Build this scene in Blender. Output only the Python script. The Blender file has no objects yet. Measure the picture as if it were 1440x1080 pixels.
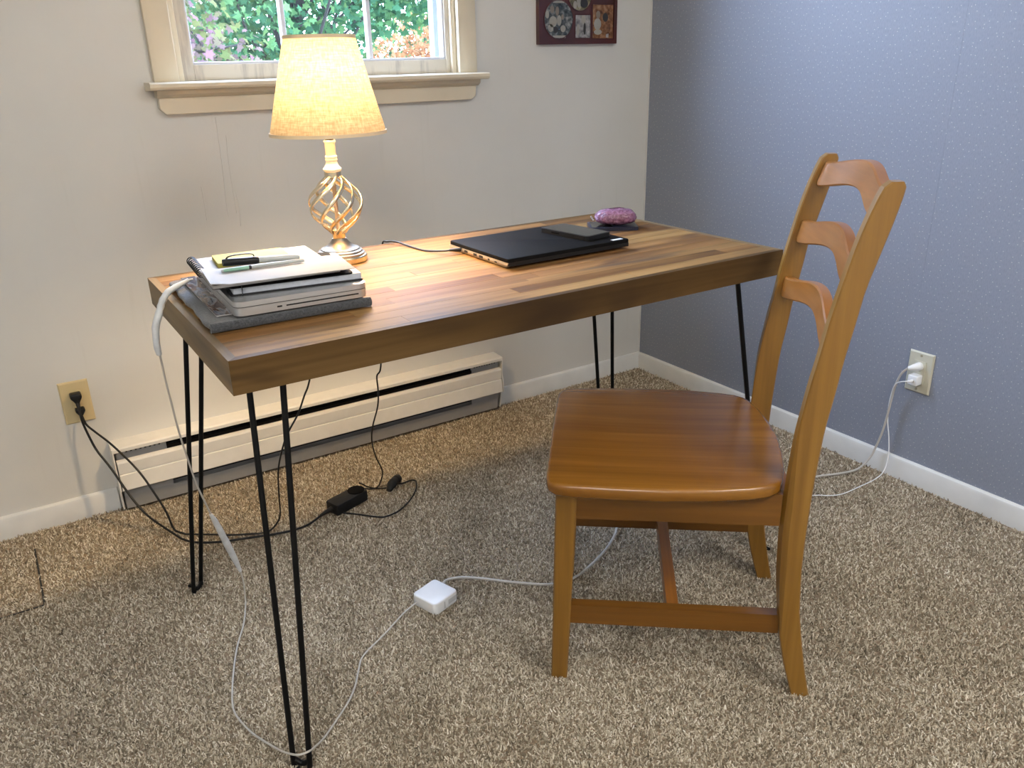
import bpy, bmesh, math, random
import numpy as np
from mathutils import Vector, Matrix
random.seed(7)
rng = np.random.default_rng(7)
S = bpy.context.scene
COL = S.collection
PI = math.pi

# ------------------------------------------------------------------ camera
cam_data = bpy.data.cameras.new('camera')
cam = bpy.data.objects.new('camera', cam_data); COL.objects.link(cam)
cam.location = (-2.0509, -2.2945, 1.1403)
cam.rotation_euler = (1.1920, 0.0221, -0.5733)
cam_data.sensor_fit = 'HORIZONTAL'; cam_data.sensor_width = 36.0
cam_data.lens = 1144.19 / 1440 * 36.0
cam_data.clip_start = 0.02
S.camera = cam

# ------------------------------------------------------------------ sky, light, exposure
SKY = 22.0
W = bpy.data.worlds.new('sky'); S.world = W; W.use_nodes = True
wn = W.node_tree.nodes; wl = W.node_tree.links
bg = wn['Background']
tc = wn.new('ShaderNodeTexCoord'); sx = wn.new('ShaderNodeSeparateXYZ'); cr = wn.new('ShaderNodeValToRGB')
wl.new(tc.outputs['Generated'], sx.inputs[0]); wl.new(sx.outputs['Z'], cr.inputs[0]); wl.new(cr.outputs[0], bg.inputs[0])
cr.color_ramp.elements[0].position = 0.0; cr.color_ramp.elements[0].color = (0.62, 0.75, 1.0, 1)
cr.color_ramp.elements[1].position = 0.7; cr.color_ramp.elements[1].color = (0.55, 0.69, 1.0, 1)
bg.inputs[1].default_value = SKY
S.view_settings.view_transform = 'Standard'; S.view_settings.look = 'None'
S.view_settings.gamma = 1.0; S.view_settings.use_curve_mapping = False
S.view_settings.exposure = 0.85
S.cycles.max_bounces = 10; S.cycles.diffuse_bounces = 6; S.cycles.glossy_bounces = 4
S.cycles.transmission_bounces = 6; S.cycles.transparent_max_bounces = 12
S.cycles.sample_clamp_indirect = 8.0
S.cycles.use_denoising = True
BULB = 570.0
FILL = 9.6


def portal(name, loc, rot, sx_, sy_):
    l = bpy.data.lights.new(name, 'AREA'); l.shape = 'RECTANGLE'; l.size = sx_; l.size_y = sy_
    l.cycles.is_portal = True
    o = bpy.data.objects.new(name, l); COL.objects.link(o); o.location = loc; o.rotation_euler = rot
    return o


portal('window_light_portal', (-1.17, 0.135, 1.60), (PI / 2, 0, PI), 0.80, 0.98)

# ------------------------------------------------------------------ material helpers


class NT:
    def __init__(s, name):
        s.m = bpy.data.materials.new(name); s.m.use_nodes = True
        s.n = s.m.node_tree.nodes; s.l = s.m.node_tree.links
        s.b = s.n['Principled BSDF']

    def add(s, t, **kw):
        n = s.n.new(t)
        for k, v in kw.items():
            setattr(n, k, v)
        return n

    def link(s, a, b): s.l.new(a, b)

    def ramp(s, fac, stops):
        r = s.add('ShaderNodeValToRGB'); e = r.color_ramp.elements
        while len(e) < len(stops): e.new(0.5)
        for el, (p, c) in zip(e, stops):
            el.position = p; el.color = (*c, 1) if len(c) == 3 else c
        s.link(fac, r.inputs[0]); return r.outputs[0]

    def coords(s, scale=(1, 1, 1), rnd=0.0, rot=(0, 0, 0)):
        t = s.add('ShaderNodeTexCoord'); mp = s.add('ShaderNodeMapping')
        mp.inputs['Scale'].default_value = scale; mp.inputs['Rotation'].default_value = rot
        s.link(t.outputs['Object'], mp.inputs[0])
        if rnd:
            oi = s.add('ShaderNodeObjectInfo'); mu = s.add('ShaderNodeVectorMath', operation='SCALE')
            mu.inputs[0].default_value = (rnd, rnd * 1.7, rnd * 0.6)
            s.link(oi.outputs['Random'], mu.inputs['Scale']); s.link(mu.outputs[0], mp.inputs['Location'])
        return mp.outputs[0]

    def noise(s, vec, scale=5, detail=4, rough=0.5, dist=0.0):
        n = s.add('ShaderNodeTexNoise'); n.inputs['Scale'].default_value = scale
        n.inputs['Detail'].default_value = detail; n.inputs['Roughness'].default_value = rough
        n.inputs['Distortion'].default_value = dist
        if vec is not None: s.link(vec, n.inputs['Vector'])
        return n.outputs['Fac']

    def mix(s, fac, a, b, mode='MIX'):
        m = s.add('ShaderNodeMix', data_type='RGBA', blend_type=mode)
        if isinstance(fac, (int, float)): m.inputs[0].default_value = fac
        else: s.link(fac, m.inputs[0])
        for sock, v in ((m.inputs[6], a), (m.inputs[7], b)):
            if isinstance(v, tuple): sock.default_value = (*v, 1)
            else: s.link(v, sock)
        return m.outputs[2]

    def bump(s, h, strength=0.3, dist=0.001):
        b = s.add('ShaderNodeBump'); b.inputs['Strength'].default_value = strength; b.inputs['Distance'].default_value = dist
        s.link(h, b.inputs['Height']); s.link(b.outputs[0], s.b.inputs['Normal'])

    def base(s, c):
        if isinstance(c, tuple): s.b.inputs['Base Color'].default_value = (*c, 1)
        else: s.link(c, s.b.inputs['Base Color'])

    def set(s, **kw):
        for k, v in kw.items(): s.b.inputs[k.replace('_', ' ')].default_value = v


def plain(name, c, rough=0.5, metal=0.0, var=0.06, scale=30, coat=0.0, bump=0.0, bscale=200):
    t = NT(name); v = t.coords()
    n = t.noise(v, scale, 4)
    d = tuple(max(0, x * (1 - var)) for x in c); u = tuple(min(1, x * (1 + var)) for x in c)
    t.base(t.ramp(n, [(0.3, d), (0.7, u)])); t.set(Roughness=rough, Metallic=metal, Coat_Weight=coat)
    if bump: t.bump(t.noise(v, bscale, 3), bump, 0.0006)
    return t.m


def wood(name, dark, mid, light, axis=0, fine=1.0, rough=0.38, coat=0.25, rnd=0.0, streak=None, tintvar=None, bump=0.12):
    t = NT(name)
    s1 = [9.0, 9.0, 9.0]; s1[axis] = 0.55
    s2 = [60.0, 60.0, 60.0]; s2[axis] = 1.6
    v1 = t.coords(tuple(x * fine for x in s1), rnd * 10); v2 = t.coords(tuple(x * fine for x in s2), rnd * 10)
    n1 = t.noise(v1, 2.2, 5, 0.55, 0.7); n2 = t.noise(v2, 2.0, 4, 0.6, 0.2)
    c = t.ramp(n1, [(0.28, dark), (0.5, mid), (0.72, light)])
    g = t.ramp(n2, [(0.3, (0.80, 0.80, 0.80)), (0.65, (1.06, 1.06, 1.06))])
    c = t.mix(0.75, c, g, 'MULTIPLY')
    if streak:
        s3 = [5.0, 5.0, 5.0]; s3[axis] = 0.8
        n3 = t.noise(t.coords(tuple(s3), rnd * 7 + 0.37), 2.0, 3, 0.5, 0.8)
        f = t.ramp(n3, [(streak[1], (0, 0, 0)), (streak[2], (1, 1, 1))])
        c = t.mix(f, c, streak[0])
    if tintvar:
        oi = t.add('ShaderNodeObjectInfo')
        c = t.mix(1.0, c, t.ramp(oi.outputs['Random'], tintvar), 'MULTIPLY')
    t.base(c); t.set(Roughness=rough, Coat_Weight=coat, Coat_Roughness=0.25, Specular_IOR_Level=0.5 if coat else 0.09)
    t.bump(n2, bump, 0.0004)
    return t.m


M = {}
M['wall'] = NT('painted wall')
t = M['wall']; v = t.coords()
vs = t.coords((14, 14, 0.9))
drip = t.noise(vs, 3.0, 4, 0.6, 0.3)
c = t.ramp(t.noise(v, 2.2, 4), [(0.3, (0.60, 0.592, 0.565)), (0.7, (0.655, 0.647, 0.62))])
c = t.mix(t.ramp(drip, [(0.62, (0, 0, 0)), (0.8, (0.25, 0.25, 0.25))]), c, (0.50, 0.49, 0.45))
t.base(c); t.set(Roughness=0.45, Specular_IOR_Level=0.35); t.bump(t.noise(v, 90, 4, 0.6), 0.25, 0.001)
M['wall'] = t.m
t = NT('dotted wallpaper'); v = t.coords()
vo = t.add('ShaderNodeTexVoronoi', voronoi_dimensions='2D'); vo.inputs['Scale'].default_value = 52; vo.inputs['Randomness'].default_value = 0.7
sp_ = t.add('ShaderNodeSeparateXYZ'); cb_ = t.add('ShaderNodeCombineXYZ'); t.link(v, sp_.inputs[0]); t.link(sp_.outputs['Y'], cb_.inputs['X']); t.link(sp_.outputs['Z'], cb_.inputs['Y'])
t.link(cb_.outputs[0], vo.inputs['Vector'])
dots = t.ramp(vo.outputs['Distance'], [(0.045, (1, 1, 1)), (0.08, (0, 0, 0))])
fib = t.noise(t.coords((1, 500, 120)), 1.0, 2)
c = t.ramp(fib, [(0.3, (0.222, 0.243, 0.300)), (0.7, (0.268, 0.290, 0.355))])
sv = t.add('ShaderNodeSeparateXYZ'); t.link(v, sv.inputs[0])
t.base(t.mix(dots, c, (0.46, 0.47, 0.50))); t.set(Roughness=0.5, Specular_IOR_Level=0.3); t.bump(fib, 0.1, 0.0004)
M['paper'] = t.m
M['ceil'] = plain('ceiling paint', (0.72, 0.72, 0.70), 0.8)
M['trimw'] = plain('white trim paint', (0.66, 0.665, 0.66), 0.4, var=0.08, scale=9, bump=0.15, bscale=40)
M['trimc'] = plain('cream trim paint', (0.66, 0.585, 0.45), 0.42, var=0.05, scale=6, bump=0.2, bscale=60)
t = NT('weathered sash paint'); v = t.coords((10, 10, 1.2))
t.base(t.mix(t.ramp(t.noise(v, 4, 5, 0.6), [(0.52, (0, 0, 0)), (0.7, (1, 1, 1))]), (0.60, 0.545, 0.46), (0.38, 0.34, 0.30))); t.set(Roughness=0.5)
M['sash'] = t.m
M['bead'] = plain('glazing bead', (0.62, 0.63, 0.68), 0.4)
M['bluef'] = plain('storm window frame', (0.30, 0.33, 0.37), 0.4)
t = NT('window glass')
g1 = t.add('ShaderNodeBsdfTransparent'); g2 = t.add('ShaderNodeBsdfGlossy'); g2.inputs['Roughness'].default_value = 0.02
mx = t.add('ShaderNodeMixShader'); mx.inputs[0].default_value = 0.04
g1.inputs[0].default_value = (0.96, 0.98, 0.98, 1)
t.link(g1.outputs[0], mx.inputs[1]); t.link(g2.outputs[0], mx.inputs[2])
t.link(mx.outputs[0], t.n['Material Output'].inputs[0]); M['glass'] = t.m
t = NT('carpet backing'); v = t.coords()
t.base(t.ramp(t.noise(v, 160, 3), [(0.35, (0.19, 0.145, 0.10)), (0.65, (0.32, 0.25, 0.18))])); t.set(Roughness=0.95, Specular_IOR_Level=0.1)
M['backing'] = t.m
t = NT('carpet yarn'); at = t.add('ShaderNodeAttribute', attribute_name='tint', attribute_type='INSTANCER')
t.base(t.ramp(at.outputs['Fac'], [(0.0, (0.105, 0.082, 0.053)), (0.25, (0.245, 0.202, 0.142)), (0.55, (0.50, 0.434, 0.328)), (0.8, (0.70, 0.63, 0.51)), (1.0, (0.90, 0.85, 0.76))]))
t.set(Roughness=0.9, Specular_IOR_Level=0.15, Sheen_Weight=0.15); M['yarn'] = t.m

M['plank'] = wood('oiled strip wood', (0.135, 0.072, 0.028), (0.232, 0.130, 0.048), (0.33, 0.205, 0.085), 0, 1.0, 0.5, 0.0, 1.0,
                  streak=((0.10, 0.062, 0.038), 0.56, 0.70),
                  tintvar=[(0.0, (0.62, 0.54, 0.50)), (0.25, (0.92, 0.80, 0.74)), (0.55, (1.05, 1.03, 1.0)), (1.0, (1.22, 1.24, 1.22))])
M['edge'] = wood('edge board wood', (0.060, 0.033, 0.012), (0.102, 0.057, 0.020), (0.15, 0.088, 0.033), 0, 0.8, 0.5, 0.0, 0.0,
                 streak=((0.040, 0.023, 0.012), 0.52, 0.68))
M['edgey'] = wood('end board wood', (0.15, 0.10, 0.052), (0.235, 0.165, 0.088), (0.31, 0.22, 0.115), 1, 0.8, 0.5, 0.0, 0.0,
                  streak=((0.11, 0.085, 0.065), 0.55, 0.72))
M['underside'] = plain('raw underside wood', (0.30, 0.20, 0.11), 0.7)
M['rod'] = plain('black powder coated steel', (0.005, 0.005, 0.005), 0.45, var=0.2)
CH = ((0.20, 0.092, 0.014), (0.252, 0.122, 0.020), (0.31, 0.158, 0.030))
M['rod'].node_tree.nodes['Principled BSDF'].inputs['Specular IOR Level'].default_value = 0.2
M['chx'] = wood('honey stained wood', *CH, axis=2, fine=0.9, rough=0.3, coat=0.55, bump=0.06)
M['chy'] = wood('honey stained wood across', (0.235, 0.080, 0.011), (0.295, 0.108, 0.016), (0.355, 0.140, 0.025), axis=1, fine=0.9, rough=0.32, coat=0.25, bump=0.05)
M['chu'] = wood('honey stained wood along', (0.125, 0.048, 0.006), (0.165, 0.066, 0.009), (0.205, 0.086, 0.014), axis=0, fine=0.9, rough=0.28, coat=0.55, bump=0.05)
M['seat'] = wood('seat wood', (0.18, 0.066, 0.006), (0.245, 0.098, 0.010), (0.305, 0.130, 0.016), axis=0, fine=0.8, rough=0.26, coat=0.6, bump=0.04)

# lamp shade fabric: translucent weave
t = NT('linen lamp shade'); v = t.coords((160, 160, 160))
wv = t.noise(t.coords((300, 300, 40)), 1.0, 2); wh = t.noise(t.coords((40, 40, 420)), 1.0, 2)
wm = t.mix(0.5, wv, wh)
colr = t.ramp(wm, [(0.38, (0.36, 0.26, 0.15)), (0.62, (0.54, 0.43, 0.28))])
df = t.add('ShaderNodeBsdfDiffuse'); tr = t.add('ShaderNodeBsdfTranslucent'); ms = t.add('ShaderNodeMixShader')
ms.inputs[0].default_value = 0.041
t.link(colr, df.inputs[0]); t.link(colr, tr.inputs[0]); t.link(df.outputs[0], ms.inputs[1]); t.link(tr.outputs[0], ms.inputs[2])
t.link(ms.outputs[0], t.n['Material Output'].inputs[0]); M['shade'] = t.m
M['brass'] = plain('polished pale brass', (0.80, 0.70, 0.50), 0.22, 1.0, var=0.04)
M['nickel'] = plain('brushed nickel', (0.36, 0.32, 0.27), 0.38, 1.0, var=0.08, scale=60)
M['cream'] = plain('ivory enamel', (0.72, 0.68, 0.60), 0.3)
M['copper'] = plain('copper tube', (0.62, 0.42, 0.28), 0.3, 1.0)
t = NT('glowing bulb'); t.base((1, 0.8, 0.5)); t.b.inputs['Emission Color'].default_value = (1.0, 0.74, 0.43, 1)
t.b.inputs['Emission Strength'].default_value = BULB; M['bulb'] = t.m

M['blk'] = plain('black plastic', (0.012, 0.012, 0.013), 0.38, var=0.15)
M['blkm'] = plain('matte black lid', (0.0075, 0.007, 0.007), 0.6, var=0.1); M['blkm'].node_tree.nodes['Principled BSDF'].inputs['Specular IOR Level'].default_value = 0.03
M['blk'].node_tree.nodes['Principled BSDF'].inputs['Specular IOR Level'].default_value = 0.25
M['screen'] = plain('dark glass screen', (0.010, 0.011, 0.012), 0.12, var=0.1)
M['silver'] = plain('grey silver plastic', (0.50, 0.47, 0.43), 0.35, 0.6)
M['alu'] = plain('bead blasted aluminium', (0.66, 0.66, 0.66), 0.34, 0.85, var=0.02)
M['white'] = plain('white plastic', (0.80, 0.81, 0.83), 0.3, var=0.02)
M['grey'] = plain('grey cable', (0.50, 0.475, 0.44), 0.5, var=0.03)
M['tape'] = plain('grey tape', (0.62, 0.64, 0.66), 0.45, var=0.12, scale=60, bump=0.4, bscale=120)
M['paperw'] = plain('white paper', (0.38, 0.37, 0.36), 0.7, var=0.02)
M['pages'] = plain('page block', (0.42, 0.445, 0.49), 0.6, var=0.06, scale=200)
M['yellow'] = plain('yellow paper', (0.40, 0.345, 0.055), 0.7, var=0.02)
M['mint'] = plain('mint plastic', (0.22, 0.40, 0.30), 0.3)
M['clear'] = plain('clear pen barrel', (0.40, 0.42, 0.41), 0.2)
t = NT('grey felt'); v = t.coords()
t.base(t.ramp(t.noise(v, 260, 4, 0.7), [(0.3, (0.022, 0.024, 0.027)), (0.7, (0.085, 0.088, 0.095))])); t.set(Roughness=0.95, Sheen_Weight=0.3)
t.bump(t.noise(v, 420, 3), 0.7, 0.0015); M['felt'] = t.m
t = NT('printed magazine cover'); v = t.coords((30, 9, 1)); n = t.noise(v, 1.4, 3, 0.5)
t.base(t.ramp(n, [(0.3, (0.008, 0.013, 0.04)), (0.42, (0.03, 0.04, 0.08)), (0.5, (0.20, 0.21, 0.24)), (0.54, (0.10, 0.04, 0.02)), (0.62, (0.012, 0.016, 0.045)), (0.8, (0.16, 0.165, 0.19))])); t.set(Roughness=0.2)
M['mag'] = t.m
t = NT('pink glossy wrinkled fabric'); v = t.coords()
n = t.noise(v, 95, 4, 0.6, 1.2)
t.base(t.ramp(n, [(0.3, (0.11, 0.035, 0.07)), (0.55, (0.27, 0.115, 0.20)), (0.75, (0.42, 0.23, 0.35))])); t.set(Roughness=0.25, Coat_Weight=0.3)
t.bump(n, 0.9, 0.004); M['pink'] = t.m
M['navy'] = plain('dark navy vinyl', (0.018, 0.022, 0.045), 0.3)
M['plate'] = plain('almond plastic', (0.60, 0.49, 0.28), 0.35, var=0.02)
M['plate2'] = plain('ivory plastic', (0.56, 0.54, 0.44), 0.35, var=0.02)
M['screw'] = plain('painted screw', (0.40, 0.36, 0.26), 0.4, 0.3)
M['hole'] = plain('dark opening', (0.008, 0.008, 0.009), 0.6)
M['heater'] = plain('enamelled heater steel', (0.74, 0.72, 0.68), 0.38, var=0.03)
M['heatergrey'] = plain('grey heater steel', (0.30, 0.30, 0.30), 0.45, var=0.04)
M['mahog'] = plain('dark red mahogany', (0.058, 0.009, 0.006), 0.3, var=0.25, scale=12, coat=0.4)
M['leafg'] = None


def photo_mat(name, cols, scale, seed):
    t = NT(name); v = t.coords((1, 1, 1)); mp = t.add('ShaderNodeVectorMath', operation='ADD'); mp.inputs[1].default_value = (seed, seed * 0.7, seed * 1.3)
    t.link(v, mp.inputs[0])
    n = t.noise(mp.outputs[0], scale, 3, 0.6)
    k = len(cols); t.base(t.ramp(n, [(0.32 + 0.36 * i / (k - 1), c) for i, c in enumerate(cols)])); t.set(Roughness=0.2, Coat_Weight=0.4)
    return t.m


# ------------------------------------------------------------------ object helpers
def link(name, me, mat, parent=None):
    o = bpy.data.objects.new(name, me); COL.objects.link(o)
    if mat is not None: me.materials.append(mat)
    if parent is not None: o.parent = parent
    return o


def tag(o, label=None, cat=None, group=None, kind=None):
    if label: o['label'] = label
    if cat: o['category'] = cat
    if group: o['group'] = group
    if kind: o['kind'] = kind
    return o


def empty(name, loc=(0, 0, 0), rz=0.0, parent=None):
    o = bpy.data.objects.new(name, None); COL.objects.link(o); o.location = loc; o.rotation_euler = (0, 0, rz)
    o.empty_display_size = 0.05
    if parent is not None: o.parent = parent
    return o


def origin_of(p):
    """world matrix of the chain of parents (all unanimated, no parent inverse)"""
    m = Matrix.Identity(4)
    while p is not None:
        m = Matrix.LocRotScale(p.location, p.rotation_euler, None) @ m; p = p.parent
    return m


def finish(name, bm, mat, parent=None, smooth=False, world=False, bevel=0.0, seg=2, angle=40):
    """bm -> one mesh object; world=True: the coordinates are world ones"""
    if world and parent is not None:
        bmesh.ops.transform(bm, matrix=origin_of(parent).inverted(), verts=bm.verts)
    if bevel:
        es = [e for e in bm.edges if len(e.link_faces) == 2 and e.calc_face_angle(0) > math.radians(30)]
        bmesh.ops.bevel(bm, geom=es, offset=bevel, segments=seg, affect='EDGES', profile=0.5, clamp_overlap=True)
    bmesh.ops.recalc_face_normals(bm, faces=bm.faces)
    me = bpy.data.meshes.new(name); bm.to_mesh(me); bm.free()
    if smooth:
        me.polygons.foreach_set('use_smooth', [True] * len(me.polygons))
        try: me.set_sharp_from_angle(angle=math.radians(angle))
        except Exception: pass
    o = link(name, me, mat, parent)
    return o


def add_box(bm, a, b):
    (x0, y0, z0), (x1, y1, z1) = a, b
    vs = [bm.verts.new(p) for p in ((x0, y0, z0), (x1, y0, z0), (x1, y1, z0), (x0, y1, z0), (x0, y0, z1), (x1, y0, z1), (x1, y1, z1), (x0, y1, z1))]
    for f in ((0, 3, 2, 1), (4, 5, 6, 7), (0, 1, 5, 4), (1, 2, 6, 5), (2, 3, 7, 6), (3, 0, 4, 7)): bm.faces.new([vs[i] for i in f])
    return vs


def box(name, a, b, mat, parent=None, bevel=0.0, seg=2, world=False):
    bm = bmesh.new(); add_box(bm, a, b)
    return finish(name, bm, mat, parent, smooth=bevel > 0, world=world, bevel=bevel, seg=seg)


def loft(bm, rings, closed=True, cap=True):
    vr = [[bm.verts.new(p) for p in r] for r in rings]; n = len(vr[0])
    for i in range(len(vr) - 1):
        for j in range(n if closed else n - 1):
            k = (j + 1) % n; bm.faces.new((vr[i][j], vr[i][k], vr[i + 1][k], vr[i + 1][j]))
    if cap:
        bm.faces.new(list(reversed(vr[0]))); bm.faces.new(vr[-1])
    return vr


def prism(bm, pts, ax, a, b):
    """extrude a 2-D outline along axis ax from a to b; the outline gives the other two axes in order"""
    def P(p, h):
        q = list(p); q.insert(ax, h); return q
    loft(bm, [[P(p, a) for p in pts], [P(p, b) for p in pts]])


def lathe(bm, prof, n=32, c=(0, 0, 0), cap=True):
    rings = [[(c[0] + r * math.cos(2 * PI * k / n), c[1] + r * math.sin(2 * PI * k / n), c[2] + z) for k in range(n)] for r, z in prof]
    loft(bm, rings, True, cap)


def catmull(pts, sub=6):
    P = [Vector(p) for p in pts]; out = []
    for i in range(len(P) - 1):
        p0 = P[max(i - 1, 0)]; p1 = P[i]; p2 = P[i + 1]; p3 = P[min(i + 2, len(P) - 1)]
        for k in range(sub):
            u = k / sub
            out.append(0.5 * ((2 * p1) + (p2 - p0) * u + (2 * p0 - 5 * p1 + 4 * p2 - p3) * u * u + (3 * p1 - p0 - 3 * p2 + p3) * u ** 3))
    out.append(P[-1]); return out


def tube(bm, pts, r, n=8, sub=6, flat=None, wob=0.0):
    """r: number or list per control point; flat=(a,b) multiplies the two cross-section axes"""
    ctrl = len(pts)
    path = catmull(pts, sub) if sub > 1 else [Vector(p) for p in pts]
    R = []
    for i in range(len(path)):
        if isinstance(r, (int, float)): q = r
        else:
            u = i / (len(path) - 1) * (ctrl - 1); a = int(min(u, ctrl - 2)); q = r[a] + (r[a + 1] - r[a]) * (u - a)
        R.append(q * (1 + wob * (random.random() - 0.5)))
    T = [(path[min(i + 1, len(path) - 1)] - path[max(i - 1, 0)]).normalized() for i in range(len(path))]
    ref = Vector((0, 0, 1)) if abs(T[0].z) < 0.9 else Vector((1, 0, 0))
    N = (ref - T[0] * ref.dot(T[0])).normalized(); rings = []
    fa, fb = flat or (1, 1)
    for i, p in enumerate(path):
        N = (N - T[i] * N.dot(T[i])).normalized(); B = T[i].cross(N)
        rings.append([p + (N * math.cos(2 * PI * k / n) * fa + B * math.sin(2 * PI * k / n) * fb) * R[i] for k in range(n)])
    loft(bm, rings)


def tube_obj(name, pts, r, mat, parent=None, n=8, sub=6, world=True, **kw):
    bm = bmesh.new(); tube(bm, pts, r, n, sub, **kw)
    return finish(name, bm, mat, parent, smooth=True, world=world, angle=60)


def rounded(w, h, r, k=5, c=(0, 0)):
    out = []
    for cx, cy, a in ((w / 2 - r, h / 2 - r, 0), (-w / 2 + r, h / 2 - r, 90), (-w / 2 + r, -h / 2 + r, 180), (w / 2 - r, -h / 2 + r, 270)):
        for i in range(k + 1):
            q = math.radians(a + 90 * i / k); out.append((c[0] + cx + r * math.cos(q), c[1] + cy + r * math.sin(q)))
    return out


# ------------------------------------------------------------------ room shell
H = 2.36; XL = -3.5; YF = -3.7; FZ = -0.006
fl = box('floor', (XL, YF, -0.14), (0, 0, FZ), M['backing']); tag(fl, kind='structure')
ce = box('ceiling', (XL, YF, H), (0, 0, H + 0.12), M['ceil']); tag(ce, kind='structure')
WX0, WX1, WZ0, WZ1 = -1.570, -0.768, 1.100, 2.09      # window opening in the back wall


def wall_with_hole(name, u0, u1, z0, z1, h, axis, a, b, mat):
    bm = bmesh.new()
    def P(u, z, d): return (u, d, z) if axis == 'y' else (d, u, z)
    O = [(u0, z0), (u1, z0), (u1, z1), (u0, z1)]; I = [(h[0], h[2]), (h[1], h[2]), (h[1], h[3]), (h[0], h[3])]
    V = {}
    for d in (a, b):
        V[d] = ([bm.verts.new(P(*p, d)) for p in O], [bm.verts.new(P(*p, d)) for p in I])
        for i in range(4):
            j = (i + 1) % 4; bm.faces.new((V[d][0][i], V[d][0][j], V[d][1][j], V[d][1][i]))
    for s in (0, 1):
        for i in range(4):
            j = (i + 1) % 4; bm.faces.new((V[a][s][i], V[a][s][j], V[b][s][j], V[b][s][i]))
    return tag(finish(name, bm, mat), kind='structure')


wall_with_hole('wall_back', XL - 0.12, 0.12, -0.14, H + 0.12, (WX0, WX1, WZ0, WZ1), 'y', 0.0, 0.13, M['wall'])
box('wall_front', (XL - 0.12, YF - 0.12, -0.14), (0.12, YF, H + 0.12), M['wall'])
box('wall_left', (XL - 0.12, YF, -0.14), (XL, 0, H + 0.12), M['wall'])
wr = box('wall_right', (0.0, YF, -0.14), (0.12, 0, H + 0.12), M['paper'])
for n in ('wall_left', 'wall_right', 'wall_front'): tag(bpy.data.objects[n], kind='structure')
# wallpaper seams: thin overlapping sheet edges
for yy in (-1.105, -1.68):
    b_ = box('wallpaper_seam', (-0.0003, yy, 0.06), (0.001, yy + 0.0008, H), M['paper'], wr)


for P in ([(-1.494, 1.019), (-1.494, 0.956), (-1.495, 0.892), (-1.499, 0.79), (-1.497, 0.761)], [(-1.557, 0.848), (-1.556, 0.805), (-1.556, 0.758)], [(-1.471, 0.834), (-1.467, 0.786), (-1.469, 0.732)], [(-1.473, 0.973), (-1.477, 0.90), (-1.475, 0.768)]):
    bm = bmesh.new(); tube(bm, [(x, -0.0002, z) for x, z in P], [0.0012, 0.0010, 0.0012, 0.0011, 0.0006][:len(P)], 6, 5, flat=(0.9, 0.9)); finish('paint_drip', bm, M['wall'], bpy.data.objects['wall_back'], True)


def baseboard(name, p0, p1, inward):
    bm = bmesh.new()
    prof = [(0, -0.006), (0.012, -0.006), (0.012, 0.047), (0.009, 0.055), (0.004, 0.059), (0, 0.059)]
    d = Vector(inward)
    loft(bm, [[Vector((*p, 0)) + d * a + Vector((0, 0, z)) for a, z in prof] for p in (p0, p1)])
    return tag(finish(name, bm, M['trimw'], smooth=True, angle=25), kind='structure')


baseboard('baseboard_back', (XL, 0), (-1.912, 0), (0, -1, 0))
baseboard('baseboard_back', (-0.668, 0), (0, 0), (0, -1, 0))
baseboard('baseboard_right', (0, -0.012), (0, YF), (-1, 0, 0))
box('trim_1', (-0.0035, -0.0035, 0.059), (0.0, 0.0, H), M['wall']); tag(bpy.data.objects['trim_1'], kind='structure')

# ------------------------------------------------------------------ window
win = empty('window_1', (-1.17, 0, 1.10)); tag(win, kind='structure')
for x0, x1 in ((-1.632, -1.572), (-0.768, -0.707)):
    box('casing', (x0, -0.02, 1.108), (x1, 0.0, 2.15), M['trimc'], win, 0.003, world=True)
box('casing', (-1.632, -0.021, 2.09), (-0.707, 0.0, 2.155), M['trimc'], win, 0.003, world=True)
bm = bmesh.new(); prism(bm, [(-0.072, 1.092), (-0.076, 1.097), (-0.076, 1.105), (-0.072, 1.1085), (0.03, 1.1085), (0.03, 1.088), (-0.066, 1.090)], 0, -1.654, -0.698)
finish('stool', bm, M['trimc'], win, smooth=True, world=True, angle=30)
bm = bmesh.new(); prism(bm, [(-0.042, 1.090), (-0.040, 1.080), (-0.030, 1.074), (-0.026, 1.072), (0, 1.072), (0, 1.090)], 0, -1.634, -0.710)
finish('apron_moulding', bm, M['trimc'], win, smooth=True, world=True, angle=30)
bm = bmesh.new(); prism(bm, [(-1.630, 1.073), (-1.630, 1.046), (-1.617, 1.032), (-0.733, 1.032), (-0.718, 1.042), (-0.715, 1.073)], 1, -0.022, 0.0)
finish('apron', bm, M['trimc'], win, world=True, bevel=0.0015)
for x0, x1 in ((-1.5715, -1.556), (-0.784, -0.7685)):            # inner stops
    box('stop', (x0, -0.004, 1.1085), (x1, 0.012, 2.088), M['trimc'], win, 0.002, world=True)
sash = empty('sash', (0, 0, 0), parent=win)
box('stile', (-1.5565, 0.008, 1.1085), (-1.527, 0.042, 2.085), M['sash'], sash, 0.0015, world=True)
box('stile', (-0.798, 0.008, 1.1085), (-0.7835, 0.042, 2.085), M['sash'], sash, 0.0015, world=True)
box('bottom_rail', (-1.527, 0.008, 1.1085), (-0.798, 0.042, 1.147), M['sash'], sash, 0.0015, world=True)
box('top_rail', (-1.527, 0.008, 2.05), (-0.798, 0.042, 2.085), M['sash'], sash, 0.0015, world=True)
for a, b in (((-1.527, 0.012, 1.147), (-0.798, 0.038, 1.1535)), ((-0.8045, 0.012, 1.1535), (-0.798, 0.038, 2.05)), ((-1.527, 0.012, 1.1535), (-1.523, 0.038, 2.05))):
    box('glazing_bead', a, b, M['bead'], sash, 0.001, world=True)
for x in (-1.2795, -1.0345):
    box('muntin', (x - 0.0065, 0.014, 1.1535), (x + 0.0065, 0.036, 2.05), M['bead'], sash, 0.003, world=True)
box('muntin', (-1.523, 0.014, 1.60), (-0.8045, 0.036, 1.613), M['bead'], sash, 0.003, world=True)
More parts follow.
